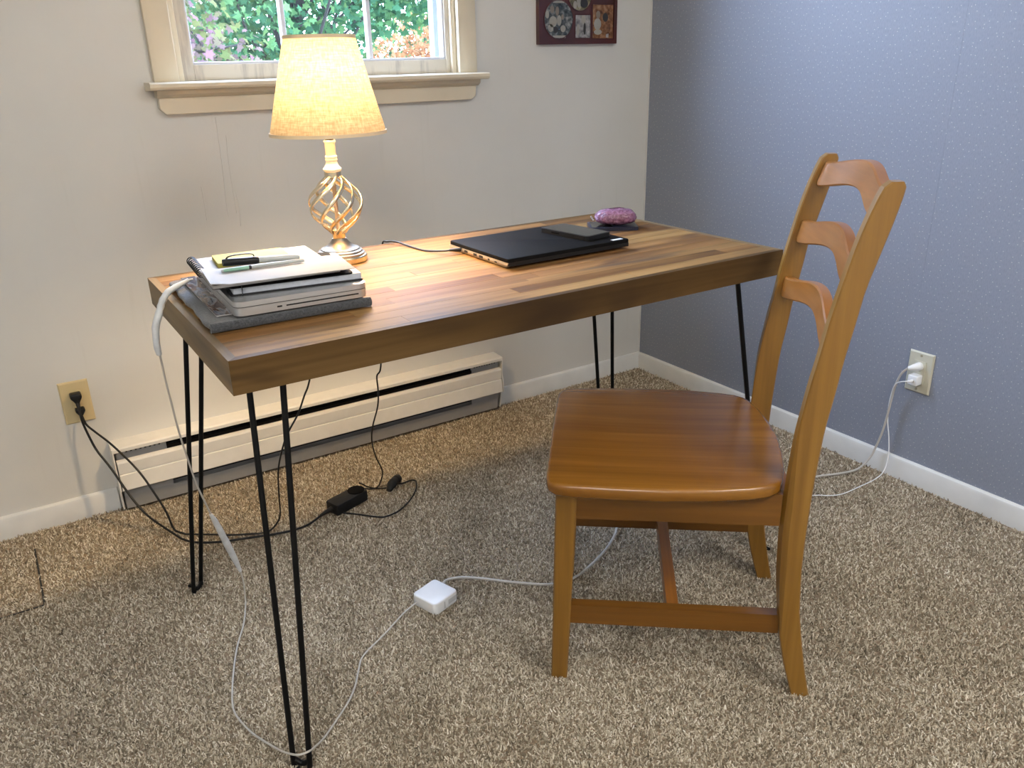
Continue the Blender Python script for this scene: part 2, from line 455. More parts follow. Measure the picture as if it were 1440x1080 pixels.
xs = [-1.523, -1.286, -1.273, -1.041, -1.028, -0.8045]
for i in range(0, 6, 2):
    for z0, z1 in ((1.1535, 1.60), (1.613, 2.05)):
        box('pane', (xs[i], 0.0245, z0), (xs[i + 1], 0.0255, z1), M['glass'], sash, world=True)
storm = empty('storm_frame', (0, 0, 0), parent=win)
for a, b in (((-1.568, 0.075, 1.103), (-1.548, 0.105, 2.085)), ((-0.80, 0.075, 1.103), (-0.770, 0.105, 2.085)), ((-1.548, 0.075, 1.103), (-0.80, 0.105, 1.135)), ((-1.548, 0.075, 2.06), (-0.80, 0.105, 2.085))):
    box('frame_bar', a, b, M['bluef'], storm, 0.002, world=True)
# unseen fill lights behind the camera, added to give neutral room light
t = NT('fill light glow'); t.base((0.9, 0.88, 0.84)); t.b.inputs['Emission Color'].default_value = (1.0, 0.97, 0.92, 1); t.b.inputs['Emission Strength'].default_value = FILL
for lx, lab in ((-2.75, 'added round fill light on the ceiling behind the viewer, the one nearer the left wall'), (-0.85, 'added round fill light on the ceiling behind the viewer, the one nearer the wallpapered wall')):
    cl = empty('fill_light', (lx, -2.95, H)); tag(cl, lab, 'fill light', 'added fill lights')
    bm = bmesh.new(); lathe(bm, [(0.475, 0.0), (0.475, -0.02), (0.455, -0.025), (0.455, 0.0)], 40); finish('rim', bm, M['trimw'], cl, True, angle=30)
    bm = bmesh.new(); lathe(bm, [(0.45, -0.010), (0.44, -0.035), (0.40, -0.065), (0.27, -0.092), (0.11, -0.102), (0.004, -0.104)], 40); finish('diffuser', bm, t.m, cl, True, angle=60)

# ------------------------------------------------------------------ carpet pile (uncountable: stuff)
N = 560000
pts = np.empty((0, 2))
cx_, cy_ = -2.05, -2.29
cand = np.stack([rng.uniform(-3.49, 0, 3400000), rng.uniform(-2.7, 0, 3400000)], 1)
# keep the tufts the photograph's surroundings can show: a generous wedge in front of the camera
ang = np.degrees(np.arctan2(cand[:, 1] - cy_, cand[:, 0] - cx_)); dist = np.hypot(cand[:, 0] - cx_, cand[:, 1] - cy_)
keep = (ang > -25) & (ang < 165) & (dist > 0.40)
keep &= (cand[:, 1] < -0.010) & (cand[:, 0] < -0.010)
cand = cand[keep]; dist = dist[keep]; ang = ang[keep]
dens = np.clip(1.25 / dist, 0.38, 1.0) ** 1.3 * np.where((ang > -3) & (ang < 122) & (dist > 0.62), 1.0, 0.62)
cand = cand[rng.random(len(cand)) < dens][:]
hl = ~((cand[:, 0] > -1.9) & (cand[:, 0] < -0.68) & (cand[:, 1] > -0.036))
x, y = cand[:, 0], cand[:, 1]
wob = 0.0016 * np.sin(x * 97) + 0.0014 * np.sin(y * 83)
seam = (np.abs(x + 2.133 + (y + 0.24) * -0.02 + wob) < 0.0065) & (y < -0.105) & (y > -0.385)
seam |= (np.abs(y + 0.385 + wob) < 0.0065) & (x < -2.133)
cand = cand[hl & ~seam]
if len(cand) > N: cand = cand[rng.permutation(len(cand))[:N]]
n = len(cand)
co = np.zeros((n, 3), np.float32); co[:, :2] = cand; co[:, 2] = FZ - 0.0022 + rng.uniform(-0.001, 0.0, n)
me = bpy.data.meshes.new('carpet_pile'); me.vertices.add(n); me.vertices.foreach_set('co', co.ravel())
pa = me.attributes.new('tint', 'FLOAT', 'POINT')
# clumped tint: neighbouring tufts vary, slightly mottled over the floor
mot = 0.06 * np.sin(cand[:, 0] * 7 + 1) * np.sin(cand[:, 1] * 6) + 0.05 * np.sin(cand[:, 0] * 23) * np.sin(cand[:, 1] * 19 + 2)
pa.data.foreach_set('value', np.clip(rng.beta(2.0, 2.1, n) + mot, 0, 1).astype(np.float32))
ra = me.attributes.new('rot', 'FLOAT_VECTOR', 'POINT')
rv = np.stack([rng.normal(0, 0.62, n), rng.normal(0, 0.62, n), rng.uniform(0, 2 * PI, n)], 1).astype(np.float32)
ra.data.foreach_set('vector', rv.ravel())
sa = me.attributes.new('size', 'FLOAT', 'POINT'); sa.data.foreach_set('value', rng.uniform(0.8, 1.35, n).astype(np.float32))
pile = link('carpet_pile', me, M['yarn'], fl); tag(pile, kind='stuff')
ng = bpy.data.node_groups.new('carpet tufts', 'GeometryNodeTree')
ng.interface.new_socket('Geometry', in_out='INPUT', socket_type='NodeSocketGeometry'); ng.interface.new_socket('Geometry', in_out='OUTPUT', socket_type='NodeSocketGeometry')
gi = ng.nodes.new('NodeGroupInput'); go = ng.nodes.new('NodeGroupOutput'); io = ng.nodes.new('GeometryNodeInstanceOnPoints')
cone = ng.nodes.new('GeometryNodeMeshCone'); cone.inputs['Vertices'].default_value = 5; cone.inputs['Side Segments'].default_value = 1
cone.inputs['Radius Top'].default_value = 0.0008; cone.inputs['Radius Bottom'].default_value = 0.0014; cone.inputs['Depth'].default_value = 0.0085
sm = ng.nodes.new('GeometryNodeSetMaterial'); sm.inputs['Material'].default_value = M['yarn']


def nattr(name, ty):
    q = ng.nodes.new('GeometryNodeInputNamedAttribute'); q.data_type = ty; q.inputs['Name'].default_value = name
    return next(o for o in q.outputs if o.enabled and o.name == 'Attribute')


ng.links.new(gi.outputs[0], io.inputs['Points']); ng.links.new(cone.outputs['Mesh'], sm.inputs[0]); ng.links.new(sm.outputs[0], io.inputs['Instance'])
ng.links.new(nattr('rot', 'FLOAT_VECTOR'), io.inputs['Rotation']); ng.links.new(nattr('size', 'FLOAT'), io.inputs['Scale'])
ng.links.new(io.outputs[0], go.inputs[0])
md = pile.modifiers.new('tufts', 'NODES'); md.node_group = ng

for a, b in (((-2.1365, -0.385, FZ), (-2.1325, -0.105, FZ + 0.0012)), ((-2.60, -0.387, FZ), (-2.1325, -0.383, FZ + 0.0012))):
    box('carpet_joint', a, b, M['hole'], fl)

# ------------------------------------------------------------------ desk
X0, X1, Y0, Y1, DZ, TH = -1.807, -0.632, -1.154, -0.549, 0.750, 0.054
desk = empty('desk', ((X0 + X1) / 2, (Y0 + Y1) / 2, 0))
tag(desk, 'wooden desk with a striped plank top on black hairpin legs', 'desk')
L2, D2 = (X1 - X0) / 2, (Y1 - Y0) / 2; e = 0.014
zb = DZ - TH


def mitre(name, pts, mat):
    bm = bmesh.new(); prism(bm, pts, 2, zb, DZ); return finish(name, bm, mat, desk, smooth=True, bevel=0.0016)


mitre('edge_board', [(-L2, -D2), (L2, -D2), (L2 - e, -D2 + e), (-L2 + e, -D2 + e)], M['edge'])
mitre('edge_board', [(L2, D2), (-L2, D2), (-L2 + e, D2 - e), (L2 - e, D2 - e)], M['edge'])
mitre('edge_board', [(-L2, D2), (-L2, -D2), (-L2 + e, -D2 + e), (-L2 + e, D2 - e)], M['edgey'])
mitre('edge_board', [(L2, -D2), (L2, D2), (L2 - e, D2 - e), (L2 - e, -D2 + e)], M['edgey'])
rows = 15; w = (2 * D2 - 2 * e) / rows
r2 = random.Random(21)
for i in range(rows):
    y0 = -D2 + e + i * w
    cuts = [-L2 + e]
    while cuts[-1] < L2 - e - 0.62:
        cuts.append(cuts[-1] + r2.uniform(0.22, 0.60))
    if cuts[-1] < L2 - e - 0.2: pass
    cuts.append(L2 - e)
    for a, b in zip(cuts, cuts[1:]):
        top = DZ - r2.uniform(0.0, 0.0003)
        box('plank', (a + 0.00025, y0 + 0.00025, DZ - 0.02), (b - 0.00025, y0 + w - 0.00025, top), M['plank'], desk, 0.0004, 1)
box('underside', (-L2 + e, -D2 + e, zb), (L2 - e, D2 - e, DZ - 0.0205), M['underside'], desk)
offs = {(-1, -1): (0.012, -0.018), (-1, 1): (-0.016, -0.017), (1, -1): (-0.010, -0.011), (1, 1): (-0.003, 0.030)}
ee, dd, ww = 0.044, 0.086, 0.011
for (sx_, sy_), (ox, oy) in offs.items():
    cx, cy = sx_ * L2, sy_ * D2
    A = (cx - sx_ * ee, cy - sy_ * dd, zb - 0.003); B = (cx - sx_ * dd, cy - sy_ * ee, zb - 0.003)
    fa = (cx - sx_ * (ox - ww), cy - sy_ * (oy + ww)); fb = (cx - sx_ * (ox + ww), cy - sy_ * (oy - ww))
    ma = Vector((*fa, 0.02)); mb = Vector((*fb, 0.02)); mid = (ma + mb) / 2
    path = [A, Vector(A).lerp(ma, 0.5), ma, ma.lerp(mid, 0.16) + Vector((0, 0, -0.011)), mid + Vector((0, 0, -0.0185)), mb.lerp(mid, 0.16) + Vector((0, 0, -0.011)), mb, Vector(B).lerp(mb, 0.5), B]
    bm = bmesh.new(); tube(bm, path, 0.005, 12, 5)
    lg = finish('leg', bm, M['rod'], desk, smooth=True, angle=60)
    bm = bmesh.new()
    prism(bm, [(cx - sx_ * 0.03, cy - sy_ * 0.03), (cx - sx_ * 0.12, cy - sy_ * 0.03), (cx - sx_ * 0.12, cy - sy_ * 0.05), (cx - sx_ * 0.05, cy - sy_ * 0.12), (cx - sx_ * 0.03, cy - sy_ * 0.12)], 2, zb - 0.0035, zb)
    finish('bracket', bm, M['rod'], lg, bevel=0.0008)
    bm = bmesh.new()   # little foot clip around the bend
    d_ = Vector((mb - ma)).normalized(); q = mid + Vector((-sx_ * 0.0, -sy_ * 0.0, -0.0185))
    tube(bm, [q + Vector((sx_ * 0.008, sy_ * 0.008, 0.004)), q + Vector((sx_ * 0.013, sy_ * 0.013, 0.006)), q + Vector((sx_ * 0.018, sy_ * 0.018, 0.001)), q + Vector((sx_ * 0.008, sy_ * 0.008, 0.0))], 0.0022, 8, 5)
    finish('foot_clip', bm, M['rod'], lg, smooth=True, angle=60)

# ------------------------------------------------------------------ chair (local x = forward, y = toward the camera side)
chair = empty('chair', (-1.0, -1.24, 0), math.radians(141))
tag(chair, 'honey brown wooden ladder-back chair standing beside the desk', 'chair')
SY = 1  # local +y is the side nearest the camera
FRZ = [-.006, .075, .14, .25, .30, .37, .44, .513, .55, .58, .633, .677, .744, .80, .87, .911, .937, .953, .961]
FRU = [-.223, -.2, -.187, -.174, -.171, -.169, -.171, -.175, -.178, -.182, -.189, -.197, -.207, -.218, -.233, -.245, -.254, -.261, -.268]
BKZ = [-.006, .06, .125, .189, .281, .355, .441, .514, .558, .615, .676, .751, .795, .854, .901, .941, .954, .961]
BKU = [-.256, -.241, -.229, -.219, -.213, -.213, -.215, -.219, -.222, -.230, -.237, -.249, -.255, -.270, -.282, -.2905, -.292, -.288]
for s in (1, -1):
    rings = []
    zs = list(np.linspace(-.006, 0.93, 40)) + [0.94, 0.947, 0.953, 0.958, 0.961]
    for z in zs:
        f_ = float(np.interp(z, FRZ, FRU)); b_ = float(np.interp(z, BKZ, BKU))
        if z > 0.955: f_ -= (z - 0.955) * 0.5
        yo, yi = 0.2015 * s, 0.1795 * s
        ch = 0.012 * max(0.0, min(1.0, (z - 0.12) / 0.15, (0.56 - z) / 0.15))   # worn, eased outer front corner
        c = 0.0022
        cs = [(f_ - c - ch, yo), (f_ - ch * 0.4, yo - s * (c + ch * 0.45)), (f_, yi + s * c), (f_ - c, yi), (b_ + c, yi), (b_, yi + s * c), (b_, yo - s * c), (b_ + c, yo)]
        rings.append([(u, v_, z) for u, v_ in cs])
    bm = bmesh.new(); loft(bm, rings); finish('leg', bm, M['chx'], chair, smooth=True, angle=25)
for s in (1, -1):
    rings = []
    for z in np.linspace(-0.006, 0.425, 8):
        t_ = z / 0.42; ub = 0.207 + (0.190 - 0.207) * t_; uf = 0.239 + (0.229 - 0.239) * t_
        yo = s * (0.190 + 0.006 * t_); yi = s * (0.166 - 0.006 * t_); c = 0.003
        rings.append([(uf - c, yo, z), (uf, yo - s * c, z), (uf, yi + s * c, z), (uf - c, yi, z), (ub + c, yi, z), (ub, yi + s * c, z), (ub, yo - s * c, z), (ub + c, yo, z)])
    bm = bmesh.new(); loft(bm, rings); finish('leg', bm, M['chx'], chair, smooth=True, angle=25)
# seat
half = [(0.248, 0.0), (0.2475, 0.10), (0.246, 0.195), (0.241, 0.213), (0.228, 0.2245), (0.205, 0.2285), (0.12, 0.2335), (0.04, 0.2345), (-0.05, 0.2285), (-0.11, 0.2175), (-0.142, 0.207), (-0.160, 0.192), (-0.1685, 0.176), (-0.180, 0.13), (-0.1885, 0.07), (-0.193, 0.0)]
outl = [(u, v_) for u, v_ in half] + [(u, -v_) for u, v_ in reversed(half[1:-1])]
bm = bmesh.new()
cu, cv = 0.03, 0.0
def ring(sc, z, inset): return [(cu + (u - cu) * (1 - inset / 0.22), v_ * (1 - inset / 0.23), z) for u, v_ in outl]
rings = [ring(1, 0.425, 0.006), ring(1, 0.4265, 0.002), ring(1, 0.431, 0.0), ring(1, 0.444, 0.0), ring(1, 0.4475, 0.0012), ring(1, 0.4495, 0.004), ring(1, 0.450, 0.008)]
vr = loft(bm, rings, True, False)
bm.faces.new(list(reversed(vr[0])))
prev = vr[-1]
for k, (ins, dz) in enumerate(((0.05, -0.0004), (0.11, -0.002), (0.17, -0.0028))):
    cur = [bm.verts.new((cu + (u - cu) * (1 - ins / 0.22), v_ * (1 - ins / 0.23), 0.450 + dz)) for u, v_ in outl]
    for j in range(len(cur)):
        k2 = (j + 1) % len(cur); bm.faces.new((prev[j], prev[k2], cur[k2], cur[j]))
    prev = cur
bm.faces.new(prev)
finish('seat', bm, M['seat'], chair, smooth=True, angle=60)
# aprons and stretchers
for s in (1, -1):
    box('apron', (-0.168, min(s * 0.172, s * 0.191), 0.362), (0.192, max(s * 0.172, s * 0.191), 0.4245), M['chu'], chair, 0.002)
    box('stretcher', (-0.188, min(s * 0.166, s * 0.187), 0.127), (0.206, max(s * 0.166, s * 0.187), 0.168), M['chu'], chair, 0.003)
box('apron', (0.196, -0.162, 0.362), (0.216, 0.162, 0.4245), M['chy'], chair, 0.002)
box('apron', (-0.188, -0.1793, 0.362), (-0.172, 0.1793, 0.4245), M['chy'], chair, 0.002)
box('stretcher', (-0.004, -0.166, 0.129), (0.018, 0.166, 0.164), M['chy'], chair, 0.003)
# back slats: camel-back outline, bowed rearward
for zt, zbm, hump, bh in ((0.947, 0.902, 0.021, 0.022), (0.835, 0.792, 0.025, 0.024), (0.721, 0.681, 0.027, 0.025)):
    rings = []
    for v_ in np.linspace(-0.1795, 0.1795, 33):
        f = 0.5 + 0.5 * math.cos(PI * v_ / 0.1795); f = f ** 0.85
        sh = 0.5 + 0.5 * math.cos(PI * v_ / 0.1795)
        top = zt + hump * f; bot = zbm + bh * f
        # little shoulders: rounded lower corners at the ends
        endf = max(0.0, (abs(v_) - 0.168) / 0.0115); bot += 0.006 * endf * endf
        def U(z): return float(np.interp(min(z, 0.937), FRZ, FRU)) - max(0, z - 0.937) * 0.35 - 0.011 - 0.013 * sh
        th = 0.020; c = 0.0025; r_ = []
        zz = np.linspace(bot, top, 5)
        r_ += [(U(bot) - c, v_, bot)] + [(U(z), v_, z) for z in (bot + c, (bot + top) / 2, top - c)] + [(U(top) - c, v_, top)]
        r_ += [(U(top) - th + c, v_, top)] + [(U(z) - th, v_, z) for z in (top - c, (bot + top) / 2, bot + c)] + [(U(bot) - th + c, v_, bot)]
        rings.append(r_)
    bm = bmesh.new(); loft(bm, rings); finish('slat', bm, M['chy'], chair, smooth=True, angle=28)

# ------------------------------------------------------------------ table lamp
lamp = empty('table_lamp', (-1.434, -0.650, DZ)); tag(lamp, 'lit brass cage table lamp with a cream fabric shade', 'lamp')
bm = bmesh.new(); lathe(bm, [(0.053, 0.0), (0.0555, 0.002), (0.0555, 0.011), (0.054, 0.0135), (0.050, 0.0145)], 48); finish('base_rim', bm, M['brass'], lamp, True, angle=30)
bm = bmesh.new(); lathe(bm, [(0.0505, 0.0142), (0.0505, 0.018), (0.046, 0.020), (0.0455, 0.023), (0.041, 0.025), (0.040, 0.0275), (0.034, 0.030), (0.027, 0.034), (0.021, 0.039), (0.0165, 0.045), (0.0150, 0.048)], 48); finish('base', bm, M['nickel'], lamp, True, angle=30)
bm = bmesh.new(); lathe(bm, [(0.0125, 0.048), (0.0135, 0.050), (0.0140, 0.060), (0.0155, 0.066), (0.0145, 0.066), (0.012, 0.055)], 32); finish('collar', bm, M['brass'], lamp, True, angle=30)
for k in range(8):
    th0 = 2 * PI * k / 8 + 0.2; P = []
    for i in range(25):
        u = i / 24; z = 0.060 + u * (0.178 - 0.060)
        r_ = 0.0145 + 0.0415 * math.sin(PI * u) ** 1.15
        a = th0 + PI * 0.95 * (u + 0.06 * math.sin(2 * PI * u))
        P.append((r_ * math.cos(a), r_ * math.sin(a), z))
    bm = bmesh.new(); rr_ = []
    for i, p in enumerate(P):          # flat strap: wide along the cage surface, thin radially
        p = Vector(p); T_ = (Vector(P[min(i + 1, 24)]) - Vector(P[max(i - 1, 0)])).normalized()
        Nn = Vector((p.x, p.y, 0)).normalized(); Nn = (Nn - T_ * Nn.dot(T_)).normalized(); Bn = T_.cross(Nn)
        wd = 0.0046 if 2 < i < 22 else 0.0034
        rr_.append([p + Nn * math.cos(q) * 0.0019 + Bn * math.sin(q) * wd for q in np.linspace(0, 2 * PI, 11)[:-1]])
    loft(bm, rr_); finish('cage_rib', bm, M['brass'], lamp, True, angle=60)
bm = bmesh.new(); tube(bm, [(0, 0, 0.047), (0, 0, 0.18)], 0.0042, 12, 1); finish('stem', bm, M['copper'], lamp, True, angle=60)
bm = bmesh.new(); lathe(bm, [(0.0160, 0.174), (0.0172, 0.1755), (0.0172, 0.186), (0.0165, 0.187)], 32); finish('collar', bm, M['brass'], lamp, True, angle=30)
bm = bmesh.new(); lathe(bm, [(0.0165, 0.187), (0.0185, 0.189), (0.0185, 0.192), (0.0155, 0.195), (0.0125, 0.200), (0.0112, 0.205), (0.0112, 0.207), (0.0122, 0.208), (0.0122, 0.211), (0.0112, 0.212), (0.0112, 0.213), (0.0122, 0.214), (0.0120, 0.217), (0.0105, 0.218), (0.0102, 0.240), (0.0108, 0.243), (0.0122, 0.244), (0.0120, 0.2475), (0.0095, 0.248)], 32)
finish('candle_sleeve', bm, M['cream'], lamp, True, angle=30)
bm = bmesh.new(); lathe(bm, [(0.0085, 0.247), (0.0100, 0.252), (0.0100, 0.275), (0.0130, 0.277), (0.0130, 0.305), (0.0120, 0.307)], 24); finish('socket', bm, M['blk'], lamp, True, angle=30)
bm = bmesh.new(); lathe(bm, [(0.010, 0.306), (0.012, 0.325), (0.018, 0.350), (0.0255, 0.370), (0.0285, 0.384), (0.0265, 0.399), (0.018, 0.410), (0.006, 0.4145)], 24); finish('bulb', bm, M['bulb'], lamp, True, angle=60)
bm = bmesh.new(); zt, zb2, rt, rb = 0.4405, 0.2625, 0.0690, 0.1155
n = 72; thk = 0.0012
out_r = [[(r_ * math.cos(2 * PI * k / n), r_ * math.sin(2 * PI * k / n), z) for k in range(n)] for r_, z in
         [(rb + (rt - rb) * i / 10, zb2 + (zt - zb2) * i / 10) for i in range(11)]]
loft(bm, out_r, True, False)
shd = finish('shade', bm, M['shade'], lamp, True, angle=60)
for rr, zz, nm in ((rb, zb2, 'shade_hem'), (rt, zt, 'shade_hem')):
    bm = bmesh.new()
    ring_ = [(rr * math.cos(2 * PI * k / n), rr * math.sin(2 * PI * k / n), zz) for k in range(n)]
    vr = []
    for k in range(n):
        a = 2 * PI * k / n; vr.append([bm.verts.new(((rr + q * 0.0016) * math.cos(a), (rr + q * 0.0016) * math.sin(a), zz + p * 0.0032)) for q, p in ((-0.6, -1), (1, -1), (0.7, 1), (-0.9, 1))])
    for k in range(n):
        for j in range(4): bm.faces.new((vr[k][j], vr[(k + 1) % n][j], vr[(k + 1) % n][(j + 1) % 4], vr[k][(j + 1) % 4]))
    finish(nm, bm, plain('shade hem', (0.72, 0.58, 0.38), 0.8), shd, True, angle=40)
bm = bmesh.new()    # harp wires and spider under the top ring
for k in range(3):
    a = 2 * PI * k / 3 + 0.5; tube(bm, [(0.004 * math.cos(a), 0.004 * math.sin(a), 0.432), (0.068 * math.cos(a), 0.068 * math.sin(a), 0.438)], 0.0012, 6, 1)
for s in (-1, 1): tube(bm, [(s * 0.013, 0, 0.285), (s * 0.040, 0, 0.33), (s * 0.042, 0, 0.38), (s * 0.022, 0, 0.420), (s * 0.002, 0, 0.431)], 0.0014, 6, 5)
finish('harp', bm, M['nickel'], lamp, True, angle=60)
lampup = [(-1.609, -0.385, 0.004), (-1.589, -0.39, 0.021), (-1.576, -0.395, 0.049), (-1.575, -0.41, 0.124), (-1.57, -0.425, 0.2), (-1.551, -0.44, 0.271), (-1.538, -0.45, 0.302), (-1.514, -0.46, 0.344), (-1.497, -0.475, 0.394), (-1.484, -0.485, 0.431), (-1.455, -0.515, 0.56), (-1.438, -0.535, 0.70), (-1.436, -0.545, 0.752), (-1.435, -0.575, 0.754), (-1.434, -0.600, 0.755)]
lampcord = [(-1.956, -0.020, 0.300), (-1.954, -0.032, 0.288), (-1.950, -0.045, 0.275), (-1.935, -0.065, 0.258), (-1.905, -0.104, 0.226), (-1.865, -0.167, 0.169), (-1.84, -0.204, 0.107), (-1.824, -0.227, 0.056), (-1.816, -0.238, 0.010), (-1.800, -0.260, 0.003), (-1.788, -0.276, 0.003), (-1.736, -0.313, 0.003), (-1.698, -0.343, 0.003), (-1.656, -0.366, 0.003), (-1.63, -0.380, 0.003)]
tube_obj('cord', lampcord + lampup, 0.0019, M['blk'], lamp, 8, 5, flat=(1.0, 1.5))
bm = bmesh.new()
prism(bm, [(-1.967, 0.317), (-1.945, 0.317), (-1.944, 0.308), (-1.949, 0.300), (-1.953, 0.294), (-1.959, 0.294), (-1.963, 0.300), (-1.968, 0.308)], 1, -0.026, -0.0082)
finish('plug', bm, M['blk'], lamp, True, world=True, bevel=0.003, angle=50)

# ------------------------------------------------------------------ wall outlets


def outlet(name, loc, axis, mat, mat2, label, deco=False):
    """plate built in the local x-z plane, facing local -y"""
    o = empty(name, loc, 0 if axis == 'y' else -PI / 2)
    tag(o, label, 'outlet')
    bm = bmesh.new(); w_, h_ = 0.0355, 0.058
    loft(bm, [[(x, 0, z) for x, z in ((-w_, -h_), (w_, -h_), (w_, h_), (-w_, h_))], [(x, -0.0025, z) for x, z in ((-w_, -h_), (w_, -h_), (w_, h_), (-w_, h_))],
              [(x * 0.90, -0.0055, z * 0.94) for x, z in ((-w_, -h_), (w_, -h_), (w_, h_), (-w_, h_))]])
    finish('plate', bm, mat, o, bevel=0.0006)
    if deco:
        r_ = box('receptacle', (-0.0165, -0.0075, -0.033), (0.0165, -0.0050, 0.033), mat2, o, 0.001)
        zsc = (0.048, -0.048)
        cent = (0.017, -0.017)
    else:
        for z in (0.0195, -0.0195):
            bm = bmesh.new(); pts_ = []
            for k in range(24):
                a = 2 * PI * k / 24; pts_.append((0.0172 * math.cos(a), z + max(-0.0135, min(0.0135, 0.0172 * math.sin(a)))))
            prism(bm, pts_, 1, -0.0078, -0.0050); finish('receptacle', bm, mat2, o, bevel=0.0004)
        zsc = (0.0,); cent = (0.0195, -0.0195)
    for z in cent:
        for dx in (-0.0062, 0.0062):
            box('slot', (dx - 0.0011, -0.0080, z - 0.002), (dx + 0.0011, -0.0070, z + 0.006), M['hole'], o)
        box('slot', (-0.002, -0.0080, z - 0.0095), (0.002, -0.0070, z - 0.0055), M['hole'], o)
    for z in zsc:
        bm = bmesh.new(); prism(bm, [(0.0033 * math.cos(2 * PI * k / 12), z + 0.0033 * math.sin(2 * PI * k / 12)) for k in range(12)], 1, -0.0068, -0.0052)
        finish('screw', bm, M['screw'], o)
    return o


outlet('wall_outlet', (-1.959, 0, 0.329), 'y', M['plate'], M['plate'], 'almond wall outlet with two black plugs above the left baseboard')
outlet('wall_outlet', (0, -1.143, 0.323), 'x', M['plate2'], M['plate2'], 'ivory wall outlet with white plugs on the blue-grey wallpaper', True)

# ------------------------------------------------------------------ electric baseboard heater
ht = empty('baseboard_heater', (-1.29, 0, 0)); tag(ht, 'long cream metal baseboard heater on the wall under the window', 'heater')
hx0, hx1 = -1.905, -0.676
bm = bmesh.new(); prism(bm, [(0, 0.0), (-0.020, 0.0), (-0.020, 0.19), (0, 0.19)], 0, hx0 + 0.004, hx1 - 0.004); finish('back_panel', bm, M['heatergrey'], ht, world=True)
bm = bmesh.new(); prism(bm, [(0, 0.198), (-0.058, 0.196), (-0.062, 0.193), (-0.062, 0.184), (-0.059, 0.184), (-0.058, 0.190), (0, 0.191)], 0, hx0, hx1); finish('top_cover', bm, M['heater'], ht, world=True)
bm = bmesh.new(); prism(bm, [(-0.050, 0.158), (-0.058, 0.156), (-0.061, 0.150), (-0.060, 0.120), (-0.0575, 0.1185), (-0.0575, 0.1165), (-0.062, 0.115), (-0.066, 0.072), (-0.060, 0.068), (-0.050, 0.070)], 0, hx0 + 0.003, hx1 - 0.003)
finish('front_panel', bm, M['heater'], ht, world=True)
bm = bmesh.new(); prism(bm, [(-0.020, 0.0), (-0.040, 0.004), (-0.046, 0.045), (-0.043, 0.045), (-0.036, 0.008), (-0.020, 0.006)], 0, hx0 + 0.006, hx1 - 0.010); finish('bottom_strip', bm, M['heatergrey'], ht, world=True)
for x0, x1 in ((hx0 + 0.006, hx0 + 0.135), (hx1 - 0.115, hx1 - 0.006)):
    sp = box('vent_plate', (x0, -0.046, 0.150), (x1, -0.043, 0.188), M['heatergrey'], ht, world=True)
    for k in range(9):
        xx = x0 + 0.012 + k * (x1 - x0 - 0.02) / 9
        box('vent_hole', (xx, -0.0466, 0.174), (xx + 0.005, -0.0455, 0.179), M['hole'], sp, world=True)
    box('end_plate', (x0, -0.046, 0.045), (x1, -0.043, 0.070), M['heatergrey'], ht, world=True)
bm = bmesh.new()
for k in range(110):
    xx = hx0 + 0.15 + k * (hx1 - hx0 - 0.29) / 110; add_box(bm, (xx, -0.040, 0.075), (xx + 0.0012, -0.022, 0.135))
fo = finish('fins', bm, M['rod'], ht, world=True); fo['kind'] = 'stuff'
tube_obj('heating_element', [(hx0 + 0.01, -0.034, 0.166), (hx1 - 0.01, -0.034, 0.166)], 0.006, M['rod'], ht, 12, 1)
box('damper', (hx0 + 0.135, -0.052, 0.160), (hx1 - 0.115, -0.047, 0.170), M['blkm'], ht, 0.001, world=True)
box('inner_shade', (hx0 + 0.01, -0.0225, 0.046), (hx1 - 0.01, -0.0205, 0.188), M['hole'], ht, world=True)
for x0 in (hx0 - 0.004, hx1 - 0.0):
    bm = bmesh.new(); prism(bm, [(0, 0.0), (-0.040, 0.004), (-0.047, 0.05), (-0.050, 0.066), (-0.067, 0.070), (-0.064, 0.11), (-0.059, 0.13), (-0.062, 0.16), (-0.064, 0.196), (0, 0.199)], 0, x0, x0 + 0.004)
    finish('end_cap', bm, M['heater'], ht, world=True, bevel=0.0006)

# ------------------------------------------------------------------ photo frame
pf = empty('photo_frame', (-0.3215, 0, 1.184)); tag(pf, 'dark red wooden collage frame of small photographs on the wall', 'picture frame')
fw = 0.156
box('mat_board', (-fw + 0.010, -0.013, 0.010), (fw - 0.010, -0.002, 0.39), M['mahog'], pf)
for a, b in (((-fw, -0.018, 0), (-fw + 0.013, -0.0005, 0.40)), ((fw - 0.013, -0.018, 0), (fw, -0.0005, 0.40)), ((-fw + 0.013, -0.018, 0), (fw - 0.013, -0.0005, 0.013)), ((-fw + 0.013, -0.018, 0.387), (fw - 0.013, -0.0005, 0.40))):
    box('frame_bar', a, b, M['mahog'], pf, 0.002)
SC = 0.313 / 925


def px(x, z): return ((x - 697) * SC, (525 - z) * SC)


BW = photo_mat('black and white print', [(0.015, 0.02, 0.02), (0.05, 0.06, 0.06), (0.25, 0.25, 0.24)], 60, 1.0)
BW2 = photo_mat('grey print', [(0.10, 0.095, 0.10), (0.24, 0.23, 0.23), (0.36, 0.35, 0.34)], 70, 2.0)
SEP = photo_mat('sepia print', [(0.07, 0.025, 0.01), (0.20, 0.085, 0.03), (0.33, 0.19, 0.10)], 60, 3.0)
GRN = photo_mat('olive print', [(0.03, 0.03, 0.018), (0.14, 0.12, 0.06), (0.34, 0.30, 0.2)], 60, 4.0)
MIX = photo_mat('brown print', [(0.03, 0.015, 0.01), (0.13, 0.09, 0.06), (0.42, 0.38, 0.32)], 80, 5.0)
PW = plain('photo light tone', (0.30, 0.285, 0.25), 0.25); PD = plain('photo dark tone', (0.03, 0.028, 0.026), 0.25); PY = plain('photo cream tone', (0.55, 0.50, 0.28), 0.25); PS = plain('photo skin tone', (0.20, 0.16, 0.125), 0.25)


